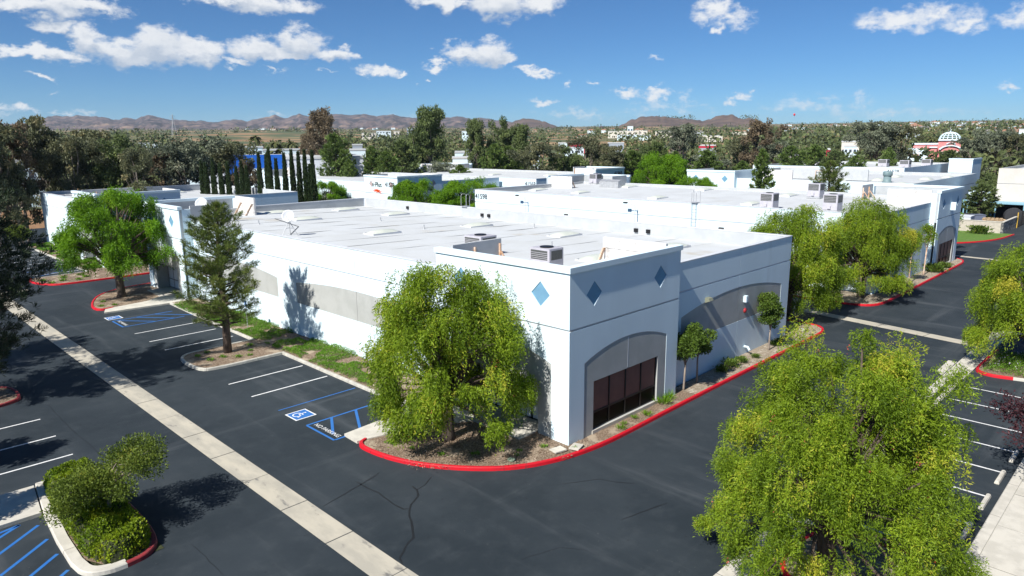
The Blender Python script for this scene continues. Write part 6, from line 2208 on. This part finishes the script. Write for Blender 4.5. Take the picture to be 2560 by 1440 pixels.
M_HILL = mat('chaparral_hill', (.140, .100, .092), (.038, .036, .038), .014, .95, coord='World', detail=10, lo=.42, hi=.58, c3=(.23, .16, .115), s3=.006, lo3=.55, hi3=.66)
M_HILL2 = mat('dry_grass_hill', (.140, .095, .070), (.085, .060, .048), .010, .95, coord='World', detail=10, lo=.42, hi=.58, c3=(.06, .06, .04), s3=.016, lo3=.60, hi3=.66)
ridge = [(-900, 306), (-700, 294), (-500, 301), (-300, 292), (-150, 303), (0, 309), (60, 309), (100, 303), (125, 292), (150, 289), (180, 292), (200, 288), (230, 291), (260, 292), (285, 297), (300, 300), (322, 294), (345, 298), (365, 291), (380, 287), (400, 292), (430, 300), (458, 299), (480, 303), (505, 301), (540, 306), (570, 301), (590, 298), (620, 303), (650, 297), (672, 292), (692, 287), (715, 296), (735, 291), (752, 284), (775, 291), (800, 287), (850, 285), (880, 288), (910, 285), (945, 290), (985, 286), (1010, 292), (1050, 296), (1100, 295), (1150, 291), (1180, 297), (1205, 294), (1240, 300), (1275, 304), (1310, 312), (1400, 322), (1600, 323), (2000, 326)]
hills('hills', ridge, 6600, 1900, M_HILL, 2.0, 2.1)
hills('hills', [(1230, 322), (1262, 314), (1290, 301), (1310, 297), (1335, 297), (1360, 304), (1385, 313), (1420, 322)], 4300, 620, M_HILL2, 5.0, .5)
hills('hills', [(1440, 324), (1480, 318), (1500, 316), (1530, 321), (1545, 316), (1570, 303), (1600, 292), (1630, 290), (1680, 294), (1720, 298), (1755, 302), (1775, 297), (1795, 289), (1812, 286), (1830, 288), (1850, 297), (1875, 296), (1895, 300), (1912, 311), (1935, 322)], 3600, 800, M_HILL2, 8.0, .6)
hills('hills', [(1800, 328), (2000, 322), (2060, 318), (2130, 322), (2150, 312), (2165, 310), (2185, 318), (2300, 320), (2420, 313), (2540, 309), (2640, 306), (2900, 303), (3300, 309), (3500, 322)], 3200, 1300, mat('wooded_slope', (.06, .07, .045), (.17, .13, .085), .02, .95, coord='World', detail=8, lo=.42, hi=.58), 11.0, .4)

# trees on the hill crests
for lo_px, hi_px, D, n, yy in ((1640, 1730, 3600, 46, 297), (1850, 1890, 3600, 16, 296), (2200, 2560, 3000, 150, 316), (1960, 2150, 3000, 40, 321)):
    Q, TT = [], []
    for k_ in range(n):
        px = g.uniform(lo_px, hi_px)
        DD = D + g.uniform(-60, 60)
        x, y = far_at(px, DD)
        far_clump(x, y, z_at(px, yy + 4 + g.uniform(-1, 3), DD), g.uniform(12, 26), g.uniform(14, 30), 9, g.normal(.3, .1))
    o = link('ridge_trees', quads('ridge_trees', np.concatenate(Q), L_FAR, np.concatenate(TT)))
    tag(o, 'line of small dark trees along the crest of %s' % ('the brown hill' if lo_px == 1640 else 'the pointed hill' if lo_px == 1850 else 'the far right slope' if lo_px == 2200 else 'the low right plain'), 'trees', kind='stuff')

# ---------------------------------------------------------------- haze over the whole valley
HZ = bpy.data.materials.new('haze_air')
HZ.use_nodes = True
ht_ = HZ.node_tree
ht_.nodes.clear()
pv = N(ht_, 'ShaderNodeVolumePrincipled')
pv.inputs['Color'].default_value = (.66, .80, 1.0, 1)
pv.inputs['Density'].default_value = 4.6e-5
pv.inputs['Anisotropy'].default_value = .2
mo = N(ht_, 'ShaderNodeOutputMaterial')
ht_.links.new(pv.outputs[0], mo.inputs['Volume'])
o = MB().box(-9600, 9600, -9600, 9600, -30, 285).build('haze', HZ)
o['kind'] = 'stuff'
tag(o, 'thin blue haze filling the valley air', 'haze')
